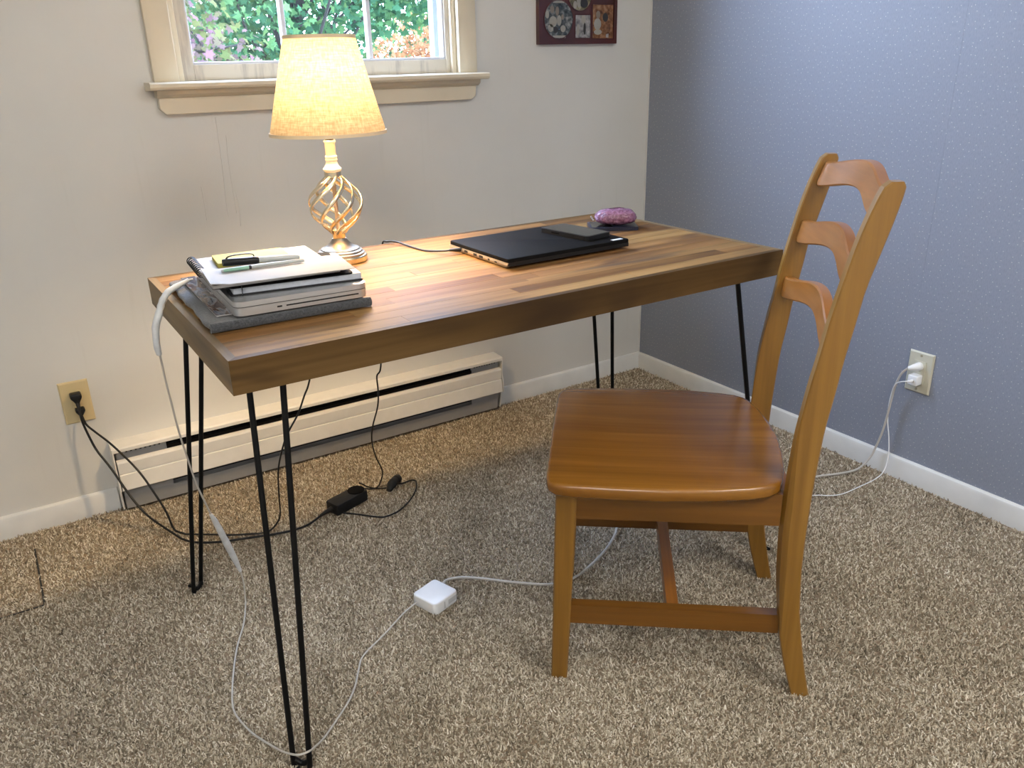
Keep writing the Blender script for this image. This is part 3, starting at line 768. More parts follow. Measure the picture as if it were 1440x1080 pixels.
def disc(cx, cz, rx, rz, k=28): return [(cx + rx * math.cos(2 * PI * i / k), cz + rz * math.sin(2 * PI * i / k)) for i in range(k)]


def rect(x0, x1, z0, z1): return [(x0, z0), (x1, z0), (x1, z1), (x0, z1)]


def photo(outline, mat, marks):
    bm = bmesh.new(); prism(bm, outline, 1, -0.0142, -0.0125); o = finish('photograph', bm, mat, pf)
    # raised rim of the opening
    n_ = len(outline); c_ = np.mean(outline, 0); bm = bmesh.new(); vr = []
    for p in outline:
        d_ = np.array(p) - c_; d_ = d_ / np.linalg.norm(d_)
        q = np.array(p) + d_ * 0.0022
        vr.append([bm.verts.new(v_) for v_ in ((p[0], -0.0128, p[1]), (p[0], -0.0152, p[1]), (q[0], -0.0148, q[1]), (q[0], -0.0128, q[1]))])
    for i in range(n_):
        for j in range(4): bm.faces.new((vr[i][j], vr[(i + 1) % n_][j], vr[(i + 1) % n_][(j + 1) % 4], vr[i][(j + 1) % 4]))
    finish('opening_rim', bm, M['mahog'], o)
    for pts_, m_ in marks:
        bm = bmesh.new(); prism(bm, pts_, 1, -0.01435, -0.0141); finish('print_tone', bm, m_, o)


def D(x, z, rx, rz): return disc(*px(x, z), rx * SC, rz * SC, 14)


def Rr(x0, x1, z0, z1): a = px(x0, z0); b = px(x1, z1); return rect(a[0], b[0], b[1], a[1])


photo(disc(*px(465, 312), 163 * SC, 163 * SC, 36), BW, [(Rr(400, 530, 152, 172), PW), (Rr(400, 545, 448, 470), PW), (D(390, 225, 24, 32), PS), (D(448, 240, 20, 40), PS), (D(335, 270, 20, 34), PW), (D(400, 330, 45, 48), PW), (D(372, 385, 30, 34), PW), (D(470, 320, 26, 46), PW), (D(515, 390, 30, 30), PW), (D(508, 290, 14, 24), PS), (D(430, 400, 26, 28), PD)])
photo(disc(*px(712, 75), 143 * SC, 160 * SC, 36), GRN, [(D(680, 100, 26, 36), PW), (D(700, 150, 26, 58), PW), (D(655, 185, 22, 34), PW), (D(780, 80, 34, 45), GRN), (D(760, 170, 46, 40), PD)])
photo(disc(*px(1000, 0), 112 * SC, 106 * SC, 36), MIX, [(D(990, 70, 40, 28), PW), (D(1060, 20, 30, 40), MIX)])
photo(Rr(660, 838, 272, 470), BW2, [(D(755, 310, 28, 40), PW), (D(690, 400, 18, 50), PW), (D(770, 390, 14, 55), PD), (D(810, 350, 14, 60), BW2)])
photo(Rr(866, 1114, 180, 476), SEP, [(D(932, 268, 26, 36), PS), (D(925, 350, 44, 52), PW), (D(930, 420, 48, 24), PW), (D(1020, 290, 34, 40), PD), (D(1030, 390, 50, 54), SEP), (Rr(1030, 1062, 435, 470), PW)])
photo(Rr(292, 548, -160, 104), MIX, [([px(355, 100), px(490, 100), px(470, 45), px(385, 42)], PY), (Rr(300, 328, 0, 34), PW), (D(450, 20, 12, 12), PW), (D(396, 24, 14, 14), PW)])

# ------------------------------------------------------------------ left stack on the desk


def slab(name, w_, d_, z0, z1, mat, parent, r=0.01, bevel=0.002, c=(0, 0), seg=2):
    bm = bmesh.new(); prism(bm, rounded(w_, d_, r, 5, c), 2, z0, z1)
    return finish(name, bm, mat, parent, smooth=True, bevel=bevel, seg=seg, angle=35)


# grey felt sleeve (folded, open roll on the near side)
sl = empty('laptop_sleeve', (-1.659, -0.842, DZ), math.radians(-1.2))
tag(sl, 'flat grey felt laptop sleeve at the very bottom of the stack', 'sleeve')
bm = bmesh.new()
W_, D_ = 0.267, 0.332
rings = []
for i in range(25):
    y_ = -D_ / 2 + D_ * i / 24; r_ = []
    for k in range(26):
        a = 2 * PI * k / 26; ca, sa_ = math.cos(a), math.sin(a)
        sw = 0.0015 * math.sin(y_ * 40) + 0.001 * math.sin(y_ * 90 + 1)
        x_ = math.copysign(abs(ca) ** 0.35, ca) * (W_ / 2 + sw)
        z_ = 0.0082 + math.copysign(abs(sa_) ** 0.6, sa_) * 0.0072
        if x_ < -W_ / 2 + 0.02: z_ += 0.0012 if sa_ > 0 else 0
        if sa_ < 0: z_ = max(z_, 0.0008)
        r_.append((x_, y_, z_))
    rings.append(r_)
loft(bm, rings); finish('sleeve_body', bm, M['felt'], sl, smooth=True, angle=60)
bm = bmesh.new()  # folded hem roll along the near edge
P = []
roll = []
for k in range(15):
    a = PI * 0.15 + k * (2 * PI * 0.82) / 14; roll.append((math.cos(a), math.sin(a)))
ro = [(0.0075 * q[0], 0.0088 + 0.0078 * q[1]) for q in roll]; ri = [(0.0045 * q[0], 0.0088 + 0.0048 * q[1]) for q in reversed(roll)]
prism(bm, [(-D_ / 2 - 0.004 + p[0], p[1]) for p in ro + ri], 0, -W_ / 2 + 0.001, W_ / 2 + 0.003)
finish('rolled_hem', bm, M['felt'], sl, smooth=True, angle=60)

mg = empty('magazine', (-1.6655, -0.830, DZ + 0.0165), math.radians(-1.5)); tag(mg, 'glossy printed magazine between the grey sleeve and the silver laptop', 'magazine')
slab('pages', 0.212, 0.298, 0.0, 0.0022, M['paperw'], mg, 0.002, 0.0004, seg=1)
slab('cover', 0.213, 0.299, 0.0023, 0.0030, M['mag'], mg, 0.002, 0.0002, seg=1)

# silver laptop, long side pointing away
mb_ = empty('laptop', (-1.635, -0.856, DZ + 0.0198), math.radians(-2.5)); tag(mb_, 'closed silver aluminium laptop in the stack on the left of the desk', 'laptop')
slab('base', 0.224, 0.318, 0.0, 0.0135, M['alu'], mb_, 0.016, 0.003)
slab('gasket', 0.220, 0.314, 0.0135, 0.0147, M['hole'], mb_, 0.015, 0.0)
slab('lid', 0.224, 0.318, 0.0147, 0.0232, M['alu'], mb_, 0.016, 0.0042, seg=3)
box('disc_slot', (-0.030, -0.1596, 0.0060), (0.094, -0.1586, 0.0082), M['hole'], mb_)
box('lock_port', (-0.045, -0.1596, 0.0058), (-0.037, -0.1586, 0.0084), M['hole'], mb_)
box('sleep_light', (-0.1126, -0.062, 0.006), (-0.1116, -0.056, 0.008), M['white'], mb_)

bk = empty('notebook', (-1.625, -0.889, DZ + 0.0432), math.radians(-7.5)); tag(bk, 'thick black covered notebook lying on the silver laptop', 'notebook')
slab('back_cover', 0.222, 0.190, 0.0, 0.0025, M['blk'], bk, 0.008, 0.0008, seg=1)
slab('page_block', 0.214, 0.184, 0.0027, 0.0122, M['pages'], bk, 0.003, 0.0012, c=(0.001, 0))
slab('front_cover', 0.204, 0.188, 0.0124, 0.0150, M['blkm'], bk, 0.008, 0.0008, c=(-0.008, 0), seg=1)
bm = bmesh.new(); tube(bm, [(-0.092, -0.0955, 0.0), (-0.092, -0.0958, 0.008), (-0.092, -0.0955, 0.0155), (-0.092, 0.0, 0.0164), (-0.092, 0.096, 0.0155)], 0.0016, 6, 4, flat=(0.4, 2.0)); finish('elastic_band', bm, M['blk'], bk, True)

sp = empty('spiral_notebook', (-1.662, -0.872, DZ + 0.0608), math.radians(-4)); tag(sp, 'white spiral-bound notepad with black wire coil under the pens', 'notepad')
slab('backing_card', 0.210, 0.222, 0.0, 0.0012, M['blkm'], sp, 0.003, 0.0, seg=1)
slab('page_block', 0.210, 0.222, 0.0014, 0.0068, M['paperw'], sp, 0.003, 0.0006, seg=1)
for k in range(9):
    y_ = 0.104 - k * 0.0132
    bm = bmesh.new(); P = [(-0.1035 + 0.0078 * math.cos(a), y_ + 0.0036 * i / 16, 0.0046 + 0.0078 * math.sin(a)) for i, a in enumerate(np.linspace(0, 2 * PI, 17))]
    tube(bm, P, 0.00095, 6, 1); finish('wire_ring', bm, M['blk'], sp, True, angle=60)

sh = empty('paper_sheet', (-1.656, -0.9355, DZ + 0.0682), math.radians(-6)); tag(sh, 'folded white paper lying over the near half of the spiral notepad', 'paper')
bm = bmesh.new()
rings = []
for i in range(17):
    x_ = -0.117 + 0.234 * i / 16; dz = 0.0
    if x_ < -0.09: dz = 0.0075 * ((-0.09 - x_) / 0.023) ** 0.7 * 0.5
    yb = 0.058; yf = -0.062
    rings.append([(x_, yf, dz), (x_, yb, dz), (x_, yb, dz + 0.0013), (x_, yf, dz + 0.0013)])
loft(bm, rings); finish('sheet', bm, M['paperw'], sh, smooth=True, angle=30)

yp = empty('sticky_notepad', (-1.668, -0.824, DZ + 0.0678), math.radians(-6)); tag(yp, 'small yellow paper pad on top of the white notepad', 'notepad')
slab('page_block', 0.125, 0.078, 0.0, 0.0068, M['yellow'], yp, 0.002, 0.0005, seg=1)
slab('top_sheet', 0.1248, 0.0778, 0.0070, 0.0073, M['yellow'], yp, 0.002, 0.0, seg=1)


def pen(name, a, b, r, parts, label):
    a, b = Vector(a), Vector(b); o = empty(name, a); tag(o, label, 'pen')
    d = (b - a); 
    for nm, u0, u1, r0, r1, m_ in parts:
        p0, p1 = a + d * u0, a + d * u1; bm = bmesh.new(); c_ = (p1 - p0)
        tube(bm, [p0, p0 + c_ * 0.06, p0 + c_ * 0.94, p1], [r0 * 0.75, r0, r1, r1 * 0.75], 12, 2)
        finish(nm, bm, m_, o, True, world=True, angle=50)
    return o


zt = DZ + 0.0758
pn = pen('pen', (-1.731, -0.8835, zt + 0.006), (-1.601, -0.8885, zt - 0.001), 0.006, [('cap', 0.0, 0.44, 0.0066, 0.0066, M['blk']), ('barrel', 0.42, 0.985, 0.0052, 0.0052, M['clear']), ('end_plug', 0.985, 1.0, 0.0048, 0.0045, M['clear'])], 'clear marker pen with a black cap lying on the white notepad')
tube_obj('clip', [(-1.729, -0.8835, zt + 0.0065), (-1.722, -0.8838, zt + 0.0150), (-1.700, -0.8846, zt + 0.0165), (-1.683, -0.8855, zt + 0.0150), (-1.679, -0.8858, zt + 0.0108)], 0.0016, M['blk'], pn, 8, 5, flat=(0.7, 1.6))
pen('pen', (-1.742, -0.9065, zt - 0.0022), (-1.604, -0.9145, zt - 0.0022), 0.0032, [('tip', 0.0, 0.04, 0.0012, 0.0022, M['clear']), ('grip', 0.035, 0.33, 0.0029, 0.0034, M['mint']), ('band', 0.33, 0.36, 0.0036, 0.0036, M['blk']), ('barrel', 0.36, 1.0, 0.0034, 0.0032, M['clear'])], 'slim mint green pen lying in front of the black-capped pen')

# ------------------------------------------------------------------ black laptop, phone, pink pouch
lp = empty('laptop', (-1.041, -0.824, DZ), math.radians(0.5)); tag(lp, 'large closed black laptop lying at the middle of the desk', 'laptop')
LW, LD = 0.316, 0.238
bm = bmesh.new()
loft(bm, [[(x, y, z) for x, y in ((-LW / 2 + i_, -LD / 2 + f_), (LW / 2 - i_, -LD / 2 + f_), (LW / 2 - i_, LD / 2 - i_), (-LW / 2 + i_, LD / 2 - i_))] for z, i_, f_ in ((0.002, 0.004, 0.014), (0.008, 0.0, 0.004), (0.0135, 0.0, 0.0))])
finish('base', bm, M['silver'], lp, bevel=0.0012)
bm = bmesh.new()
loft(bm, [[(x, y, z) for x, y in rounded(LW + 0.001 - 2 * i_, LD + 0.001 - 2 * i_, 0.006, 4)] for z, i_ in ((0.0142, 0.0), (0.0200, 0.0), (0.0214, 0.0006), (0.0220, 0.002))])
finish('lid', bm, M['blkm'], lp, smooth=True, angle=30)
box('front_bezel', (-LW / 2 + 0.002, -LD / 2 - 0.0006, 0.0062), (LW / 2 - 0.002, -LD / 2 + 0.003, 0.0142), M['blk'], lp, 0.0006)
for x in (-0.13, 0.13):
    for y in (-0.085, 0.10): box('rubber_foot', (x - 0.012, y - 0.004, 0.0), (x + 0.012, y + 0.004, 0.0024), M['blk'], lp, 0.0006)
for y, l_, z0, z1 in ((0.048, 0.013, 0.0065, 0.0115), (0.010, 0.013, 0.006, 0.0115), (-0.014, 0.014, 0.006, 0.0115), (-0.045, 0.006, 0.0065, 0.0105), (-0.072, 0.008, 0.007, 0.0095)):
    box('port', (-LW / 2 - 0.0006, y - l_ / 2, z0), (-LW / 2 + 0.001, y + l_ / 2, z1), M['hole'], lp)
box('sticker', (LW / 2 - 0.040, -LD / 2 + 0.006, 0.02195), (LW / 2 - 0.012, -LD / 2 + 0.016, 0.0223), M['white'], lp)

ph = empty('phone', (-0.944, -0.8265, DZ + 0.0222), math.radians(8)); tag(ph, 'black phone in a dark case lying on the black laptop', 'phone')
slab('case', 0.078, 0.152, 0.0, 0.0098, M['blk'], ph, 0.010, 0.0028, seg=3)
slab('screen', 0.070, 0.144, 0.0098, 0.0102, M['screen'], ph, 0.008, 0.0)
box('side_button', (-0.0396, 0.01, 0.0035), (-0.0386, 0.035, 0.0065), M['blkm'], ph, 0.0003)

wl_ = empty('wallet', (-0.757, -0.732, DZ), math.radians(-32)); tag(wl_, 'flat dark navy wallet lying under the pink pouch', 'wallet')
slab('lower_flap', 0.118, 0.086, 0.0, 0.0035, M['navy'], wl_, 0.006, 0.001)
slab('upper_flap', 0.117, 0.085, 0.0040, 0.0078, M['navy'], wl_, 0.006, 0.0012)
slab('clear_pocket', 0.050, 0.070, 0.0078, 0.0083, M['screen'], wl_, 0.003, 0.0, c=(-0.028, 0))

pk = empty('pouch', (-0.750, -0.735, DZ + 0.0085), math.radians(-32)); tag(pk, 'shiny pink wrinkled oval pouch resting on the dark wallet', 'pouch')
bm = bmesh.new(); bmesh.ops.create_icosphere(bm, subdivisions=5, radius=1.0)
from mathutils import noise as mnoise
for v_ in bm.verts:
    p = v_.co.copy(); 
    f = 1 + 0.045 * mnoise.noise(p * 3.2) + 0.035 * abs(mnoise.noise(Vector((p.x * 9, p.y * 5, p.z * 9))))
    sx_ = math.copysign(abs(p.x) ** 0.72, p.x)
    z_ = math.copysign(abs(p.z) ** 0.8, p.z) * (0.0225 if p.z > 0 else 0.015)
    v_.co = Vector((sx_ * 0.050 * f, math.copysign(abs(p.y) ** 0.85, p.y) * 0.034 * f, z_ * f + 0.0135))
mz = min(v_.co.z for v_ in bm.verts)
for v_ in bm.verts: v_.co.z -= mz
body = finish('pouch_body', bm, M['pink'], pk, smooth=True, angle=180)
bm = bmesh.new(); P = [(-0.050 + 0.1 * i / 12, 0.004 * math.sin(i), 0.0395 - 0.0185 * (abs(i - 6) / 6) ** 2.4) for i in range(13)]
tube(bm, P, 0.0012, 6, 3); finish('zip_seam', bm, plain('dark plum piping', (0.12, 0.04, 0.09), 0.4), pk, True)
for k in range(3):
    bm = bmesh.new(); lathe(bm, [(0.0006, -0.0022), (0.0022, -0.001), (0.0022, 0.001), (0.0006, 0.0022)], 10, (-0.0555 - 0.002 * k, 0.006 * (k - 1), 0.012 + 0.003 * k)); finish('bead', bm, M['alu'], pk, True)

# ------------------------------------------------------------------ black charger of the black laptop
ac = empty('laptop_charger', (-1.38, -0.36, 0)); tag(ac, 'black laptop charger brick with cords on the carpet under the desk', 'charger')
th_ = math.atan2(0.034, 0.096)
u_ = Vector((math.cos(th_), math.sin(th_), 0)); v_ = Vector((-u_.y, u_.x, 0)); c0 = Vector((-1.381, -0.366, 0))
bm = bmesh.new(); lo, wo = 0.112, 0.050
prism(bm, rounded(lo, wo, 0.006, 4), 2, -0.003, 0.029)
bmesh.ops.transform(bm, matrix=Matrix.Translation(c0) @ Matrix.Rotation(th_, 4, 'Z'), verts=bm.verts)
finish('brick', bm, M['blk'], ac, True, world=True, bevel=0.003, angle=35)
bm = bmesh.new(); prism(bm, disc(0.034, 0, 0.024, 0.0235, 24), 2, 0.029, 0.0315)
bmesh.ops.transform(bm, matrix=Matrix.Translation(c0) @ Matrix.Rotation(th_, 4, 'Z'), verts=bm.verts)
finish('cable_clip', bm, M['blkm'], ac, True, world=True, bevel=0.0008)
cord1 = [(-1.9585, -0.034, 0.326), (-1.959, -0.041, 0.310), (-1.958, -0.046, 0.283), (-1.950, -0.052, 0.238), (-1.941, -0.064, 0.204), (-1.92, -0.098, 0.160), (-1.894, -0.143, 0.092), (-1.867, -0.189, 0.045), (-1.823, -0.262, 0.012), (-1.803, -0.3, 0.004), (-1.773, -0.334, 0.003), (-1.726, -0.362, 0.003), (-1.675, -0.380, 0.003), (-1.64, -0.392, 0.003), (-1.573, -0.412, 0.003), (-1.516, -0.412, 0.003), (-1.475, -0.395, 0.006), (-1.448, -0.388, 0.012), (-1.434, -0.386, 0.013)]
tube_obj('mains_cord', cord1, 0.0030, M['blk'], ac, 10, 5)
bm = bmesh.new(); tube(bm, [(-1.470, -0.396, 0.010), (-1.450, -0.390, 0.012), (-1.430, -0.384, 0.013)], [0.0036, 0.0062, 0.0078], 10, 3); finish('strain_relief', bm, M['blk'], ac, True, world=True)
bm = bmesh.new(); prism(bm, [(-1.972, 0.360), (-1.946, 0.360), (-1.945, 0.349), (-1.951, 0.339), (-1.954, 0.331), (-1.963, 0.331), (-1.966, 0.339), (-1.973, 0.349)], 1, -0.034, -0.0082)
finish('plug', bm, M['blk'], ac, True, world=True, bevel=0.0035, angle=50)
bm = bmesh.new(); tube(bm, [(-1.9585, -0.026, 0.338), (-1.9585, -0.033, 0.328), (-1.9585, -0.038, 0.316)], [0.0058, 0.0052, 0.0034], 10, 3); finish('strain_relief', bm, M['blk'], ac, True, world=True)
lapup = [(-1.322, -0.345, 0.022), (-1.30, -0.342, 0.012), (-1.282, -0.335, 0.006), (-1.266, -0.328, 0.012), (-1.259, -0.34, 0.055), (-1.279, -0.35, 0.112), (-1.292, -0.365, 0.168), (-1.292, -0.38, 0.219), (-1.28, -0.4, 0.284), (-1.283, -0.42, 0.335), (-1.291, -0.44, 0.386), (-1.284, -0.455, 0.416), (-1.286, -0.49, 0.55), (-1.288, -0.525, 0.68), (-1.290, -0.542, 0.748), (-1.284, -0.556, 0.7555), (-1.272, -0.575, 0.757), (-1.265, -0.600, 0.755), (-1.258, -0.640, 0.7525), (-1.252, -0.685, 0.7525), (-1.236, -0.725, 0.756), (-1.216, -0.748, 0.7595)]
tube_obj('laptop_cord', lapup, 0.0021, M['blk'], ac, 8, 5)
bm = bmesh.new(); tube(bm, [(-1.222, -0.743, 0.7590), (-1.210, -0.752, 0.7596), (-1.2005, -0.757, 0.7598)], [0.0028, 0.0040, 0.0042], 10, 2); finish('barrel_plug', bm, M['blk'], ac, True, world=True)
loop = [(-1.325, -0.322, 0.030), (-1.312, -0.312, 0.018), (-1.299, -0.312, 0.006), (-1.28, -0.335, 0.004), (-1.256, -0.352, 0.006), (-1.235, -0.354, 0.012), (-1.207, -0.352, 0.005), (-1.176, -0.347, 0.003), (-1.166, -0.361, 0.003), (-1.190, -0.406, 0.003), (-1.230, -0.450, 0.003), (-1.279, -0.484, 0.003), (-1.32, -0.492, 0.003), (-1.343, -0.480, 0.003), (-1.384, -0.434, 0.003), (-1.412, -0.408, 0.004)]
tube_obj('slack_cord', loop, 0.0023, M['blk'], ac, 8, 5)
bm = bmesh.new(); tube(bm, [(-1.258, -0.372, 0.006), (-1.243, -0.362, 0.018), (-1.228, -0.352, 0.020), (-1.215, -0.342, 0.018), (-1.210, -0.336, 0.010)], [0.007, 0.014, 0.0125, 0.014, 0.008], 12, 5, wob=0.15); finish('velcro_tie', bm, M['blk'], ac, True, world=True)

# ------------------------------------------------------------------ white charger of the silver laptop
wc = empty('laptop_charger', (-1.385, -0.893, 0)); tag(wc, 'square white laptop charger on the carpet with long pale cable', 'charger')
th_ = math.atan2(0.024, 0.072)
bm = bmesh.new(); prism(bm, rounded(0.074, 0.074, 0.010, 6), 2, -0.003, 0.0265)
bmesh.ops.transform(bm, matrix=Matrix.Translation((-1.384, -0.8945, 0)) @ Matrix.Rotation(th_, 4, 'Z'), verts=bm.verts)
brick = finish('brick', bm, M['white'], wc, True, world=True, bevel=0.0035, seg=3, angle=35)
bm = bmesh.new(); add_box(bm, (-0.010, -0.0372, 0.003), (-0.006, -0.0362, 0.020)); add_box(bm, (0.004, -0.0372, 0.006), (0.030, -0.0362, 0.018))
bmesh.ops.transform(bm, matrix=Matrix.Translation((-1.384, -0.8945, 0)) @ Matrix.Rotation(th_, 4, 'Z'), verts=bm.verts)
finish('rating_label', bm, plain('pale grey print', (0.52, 0.53, 0.55), 0.4), brick, world=True)
dc = [(-1.757, -0.738, 0.7775), (-1.772, -0.740, 0.777), (-1.790, -0.746, 0.770), (-1.806, -0.752, 0.764), (-1.819, -0.757, 0.750), (-1.829, -0.762, 0.730), (-1.840, -0.770, 0.708), (-1.844, -0.774, 0.677), (-1.842, -0.773, 0.653), (-1.841, -0.773, 0.607), (-1.838, -0.769, 0.565), (-1.834, -0.765, 0.501), (-1.827, -0.756, 0.443), (-1.817, -0.743, 0.372), (-1.803, -0.726, 0.311), (-1.796, -0.716, 0.28), (-1.786, -0.704, 0.247), (-1.771, -0.685, 0.189), (-1.756, -0.666, 0.13), (-1.746, -0.654, 0.087), (-1.743, -0.65, 0.047), (-1.746, -0.653, 0.012), (-1.750, -0.668, 0.0065),
      (-1.773, -0.734, 0.0065), (-1.801, -0.792, 0.0065), (-1.822, -0.843, 0.0065), (-1.849, -0.924, 0.0065), (-1.861, -0.975, 0.0065), (-1.86, -1.01, 0.0065), (-1.848, -1.062, 0.0065), (-1.827, -1.115, 0.009), (-1.819, -1.152, 0.024), (-1.81, -1.175, 0.033), (-1.801, -1.187, 0.037), (-1.785, -1.189, 0.037), (-1.767, -1.171, 0.024), (-1.744, -1.147, 0.01), (-1.715, -1.121, 0.0065), (-1.673, -1.085, 0.0065), (-1.644, -1.051, 0.0065), (-1.618, -1.008, 0.0065), (-1.595, -0.978, 0.0065), (-1.533, -0.942, 0.0065), (-1.473, -0.904, 0.0065), (-1.442, -0.888, 0.006), (-1.420, -0.883, 0.010)]
tube_obj('cable', dc, 0.0019, M['grey'], wc, 8, 5)
tube_obj('tape_wrap', [(-1.765, -0.739, 0.7775), (-1.790, -0.746, 0.770), (-1.806, -0.752, 0.764), (-1.819, -0.757, 0.750), (-1.829, -0.762, 0.730), (-1.840, -0.770, 0.708), (-1.844, -0.774, 0.677), (-1.843, -0.773, 0.658)], [0.004, 0.0058, 0.0062, 0.0060, 0.0066, 0.0066, 0.0060, 0.0048], M['tape'], wc, 10, 5, wob=0.16)
tube_obj('tape_wrap', [(-1.797, -0.718, 0.283), (-1.786, -0.704, 0.247), (-1.771, -0.685, 0.189), (-1.756, -0.666, 0.13), (-1.746, -0.654, 0.087)], [0.0032, 0.0062, 0.0075, 0.0066, 0.0034], M['tape'], wc, 10, 5, wob=0.16)
acf = [(-1.352, -0.868, 0.012), (-1.338, -0.852, 0.010), (-1.318, -0.846, 0.006), (-1.293, -0.857, 0.0065), (-1.254, -0.89, 0.0065), (-1.206, -0.94, 0.0065), (-1.143, -0.994, 0.0065), (-1.092, -1.009, 0.0065), (-1.03, -0.996, 0.0065), (-0.947, -0.961, 0.0065), (-0.878, -0.918, 0.0065), (-0.838, -0.884, 0.0065), (-0.74, -0.84, 0.0065), (-0.60, -0.86, 0.0065), (-0.42, -0.94, 0.0065), (-0.30, -0.985, 0.0065), (-0.203, -1.011, 0.0065), (-0.139, -1.035, 0.0065), (-0.070, -1.048, 0.006), (-0.038, -1.060, 0.040), (-0.03, -1.068, 0.075), (-0.028, -1.079, 0.125), (-0.028, -1.086, 0.179), (-0.03, -1.092, 0.236), (-0.034, -1.1, 0.281), (-0.038, -1.113, 0.318), (-0.036, -1.128, 0.338)]
tube_obj('mains_cord', acf, 0.0031, M['grey'], wc, 10, 5)
bm = bmesh.new(); tube(bm, [(-0.006, -1.143, 0.342), (-0.018, -1.143, 0.342), (-0.028, -1.138, 0.341), (-0.036, -1.128, 0.338)], [0.0115, 0.0115, 0.009, 0.0045], 12, 4); finish('plug', bm, M['white'], wc, True, world=True, angle=50)

# ------------------------------------------------------------------ white phone charger
pc = empty('phone_charger', (-0.02, -1.143, 0.305)); tag(pc, 'small white cube charger with a thin white cable in the lower socket', 'charger')
bm = bmesh.new(); add_box(bm, (-0.033, -1.157, 0.292), (-0.007, -1.129, 0.320)); cube_ = finish('charger_body', bm, M['white'], pc, True, world=True, bevel=0.003, seg=3)
box('socket', (-0.0336, -1.150, 0.3025), (-0.0328, -1.136, 0.3085), M['alu'], cube_, world=True)
phc = [(-0.034, -1.143, 0.3055), (-0.046, -1.138, 0.3050), (-0.048, -1.120, 0.298), (-0.040, -1.102, 0.284), (-0.030, -1.09, 0.255), (-0.025, -1.084, 0.21), (-0.025, -1.088, 0.163), (-0.026, -1.100, 0.117), (-0.030, -1.110, 0.065), (-0.045, -1.113, 0.020), (-0.080, -1.112, 0.004), (-0.151, -1.115, 0.005), (-0.229, -1.114, 0.005), (-0.269, -1.098, 0.005), (-0.299, -1.075, 0.005), (-0.40, -1.03, 0.005), (-0.50, -1.05, 0.005), (-0.56, -1.12, 0.005)]
tube_obj('cable', phc, 0.0016, M['white'], pc, 8, 5)
bm = bmesh.new(); tube(bm, [(-0.0335, -1.143, 0.3055), (-0.041, -1.1425, 0.3055), (-0.047, -1.139, 0.305)], [0.0045, 0.0045, 0.0022], 10, 3); finish('usb_plug', bm, M['white'], pc, True, world=True)

# ------------------------------------------------------------------ outdoors: lawn and autumn trees
t = NT('lawn'); v = t.coords()
t.base(t.ramp(t.noise(v, 3, 5), [(0.3, (0.035, 0.06, 0.012)), (0.7, (0.08, 0.085, 0.02))])); t.set(Roughness=0.9)
gd = box('ground', (-14, 0.6, -0.9), (14, 22, -0.7), t.m); tag(gd, kind='structure')


def leafmat(name, stops):
    t = NT(name); v = t.coords(); n_ = t.noise(v, 2.6, 3)
    g = t.add('ShaderNodeNewGeometry')
    mixf = t.add('ShaderNodeMath', operation='MULTIPLY_ADD'); t.link(g.outputs['Random Per Island'], mixf.inputs[0]); mixf.inputs[1].default_value = 0.55
    sc_ = t.add('ShaderNodeMath', operation='MULTIPLY'); t.link(n_, sc_.inputs[0]); sc_.inputs[1].default_value = 0.45; t.link(sc_.outputs[0], mixf.inputs[2])
    c = t.ramp(mixf.outputs[0], [(p_, tuple(1.8 * q_ for q_ in c_)) for p_, c_ in stops])
    df = t.add('ShaderNodeBsdfDiffuse'); tr = t.add('ShaderNodeBsdfTranslucent'); ms = t.add('ShaderNodeMixShader'); ms.inputs[0].default_value = 0.35
    t.link(c, df.inputs[0]); t.link(c, tr.inputs[0]); t.link(df.outputs[0], ms.inputs[1]); t.link(tr.outputs[0], ms.inputs[2]); t.link(ms.outputs[0], t.n['Material Output'].inputs[0])
    return t.m


LM = {'green': leafmat('green maple leaves', [(0.15, (0.008, 0.022, 0.012)), (0.45, (0.016, 0.045, 0.022)), (0.7, (0.030, 0.062, 0.024)), (0.95, (0.055, 0.062, 0.020))]),
      'mixed': leafmat('turning leaves', [(0.15, (0.022, 0.034, 0.012)), (0.4, (0.042, 0.046, 0.018)), (0.6, (0.050, 0.036, 0.032)), (0.8, (0.055, 0.028, 0.040)), (0.95, (0.05, 0.012, 0.012))]),
      'orange': leafmat('orange leaves', [(0.15, (0.075, 0.030, 0.012)), (0.5, (0.110, 0.050, 0.024)), (0.9, (0.125, 0.075, 0.042))])}
M['bark'] = plain('bark', (0.010, 0.008, 0.008), 0.9, var=0.3, bump=0.6, bscale=60)


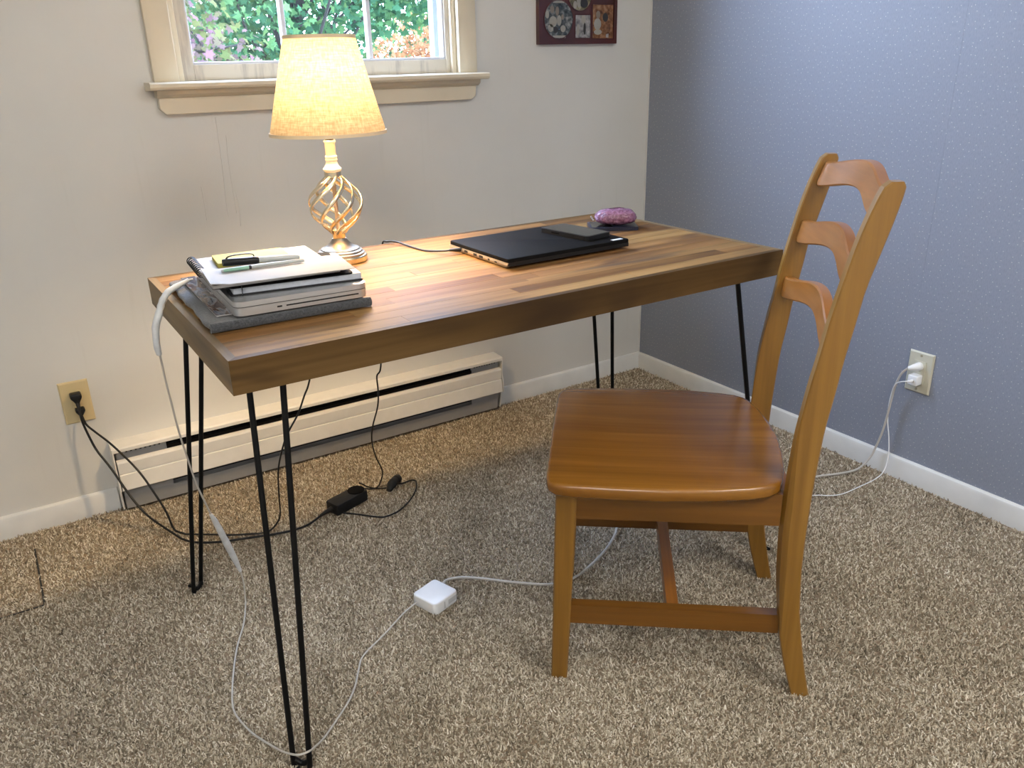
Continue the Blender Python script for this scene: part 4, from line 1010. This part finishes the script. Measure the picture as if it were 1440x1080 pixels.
def tree(name, base, blobs, nleaf, size, mat, label, seed, nb=14):
    r3 = np.random.default_rng(seed); o = empty(name, base); tag(o, label, 'tree', None)
    b = np.array(base); V_, F_ = [], []
    wts = np.array([q[3] for q in blobs]); wts = wts / wts.sum()
    shape = [(0, -0.5), (0.16, -0.30), (0.5, -0.36), (0.34, -0.05), (0.52, 0.16), (0.2, 0.2), (0, 0.62), (-0.2, 0.2), (-0.52, 0.16), (-0.34, -0.05), (-0.5, -0.36), (-0.16, -0.30)]
    for q in range(nleaf):
        k = r3.choice(len(blobs), p=wts); c_ = np.array(blobs[k][:3]); R_ = np.array(blobs[k][4])
        d_ = r3.normal(size=3); d_ /= np.linalg.norm(d_); p = c_ + d_ * R_ * r3.random() ** 0.45
        s_ = size * r3.uniform(0.6, 1.25)
        a = Vector(r3.normal(size=3)).normalized(); nrm = (Vector((0, 0, 0.7)) + Vector(r3.normal(size=3)) * 0.8 + Vector((0, -0.6, 0))).normalized()
        a = (a - nrm * a.dot(nrm)).normalized(); bb = nrm.cross(a); i0 = len(V_)
        for x_, y_ in shape:
            cur = -0.25 * s_ * (x_ * x_ + 0.5 * y_ * y_); V_.append(tuple(Vector(p - b) + a * x_ * s_ + bb * y_ * s_ + nrm * cur))
        F_.append([i0 + j for j in range(12)])
    me = bpy.data.meshes.new('foliage'); me.from_pydata(V_, [], F_); fo = link('foliage', me, mat, o); fo['kind'] = 'stuff'
    bm = bmesh.new(); top = np.mean([q[:3] for q in blobs], 0)
    tube(bm, [base, (np.array(base) * 0.6 + top * 0.4) + r3.normal(size=3) * 0.08, top], [0.11, 0.075, 0.04], 8, 5); finish('trunk', bm, M['bark'], o, True, world=True)
    for q in range(nb):
        bl = blobs[q % len(blobs)]; e_ = np.array(bl[:3]) + r3.normal(size=3) * np.array(bl[4]) * 0.6
        s0 = np.array(base) + (top - np.array(base)) * r3.uniform(0.45, 0.95); m_ = (s0 + e_) / 2 + r3.normal(size=3) * 0.12
        bm = bmesh.new(); tube(bm, [s0, m_, e_], [0.022, 0.012, 0.004], 6, 5); finish('branch', bm, M['bark'], o, True, world=True)
    return o


tree('maple_tree', (0.35, 5.6, -0.72), [(-0.1, 5.0, 1.55, 1.3, (0.9, 0.8, 0.75)), (0.9, 5.0, 2.0, 1.4, (1.0, 0.8, 0.7)), (1.7, 5.2, 1.9, 1.0, (0.8, 0.8, 0.55)), (0.3, 5.0, 2.7, 1.2, (1.2, 0.9, 0.6)), (0.2, 5.0, 0.85, 0.7, (0.8, 0.6, 0.45))], 7500, 0.080, LM['green'], 'green leafy maple tree filling the middle of the window view', 11, 22)
tree('turning_tree', (-1.35, 4.0, -0.72), [(-1.15, 3.7, 1.35, 1.0, (0.55, 0.5, 0.5)), (-0.65, 3.7, 1.15, 0.7, (0.45, 0.45, 0.4)), (-1.2, 3.7, 2.0, 1.0, (0.7, 0.6, 0.5)), (-0.6, 3.8, 1.9, 0.6, (0.5, 0.5, 0.4))], 2600, 0.060, LM['mixed'], 'tree with olive and purplish leaves at the left of the window', 12, 16)
tree('orange_shrub', (-0.35, 8.2, -0.72), [(-0.35, 8.2, 0.95, 1.0, (0.75, 0.5, 0.62))], 2600, 0.055, LM['orange'], 'pale orange shrub glowing low behind the left tree', 13, 8)
tree('orange_shrub', (3.4, 8.0, -0.72), [(3.35, 8.0, 1.15, 1.0, (0.85, 0.5, 0.65))], 3000, 0.055, LM['orange'], 'pink orange shrub low behind the right pane of the window', 14, 8)
tree('background_tree', (1.6, 10.5, -0.72), [(1.0, 10.5, 1.4, 1, (2.2, 0.6, 0.9)), (3.6, 10.5, 1.7, 1, (1.8, 0.6, 1.0)), (-1.2, 10.5, 1.2, 1, (1.2, 0.6, 0.8))], 2200, 0.15, LM['green'], 'distant row tree in dull green far behind the maple', 15, 10)
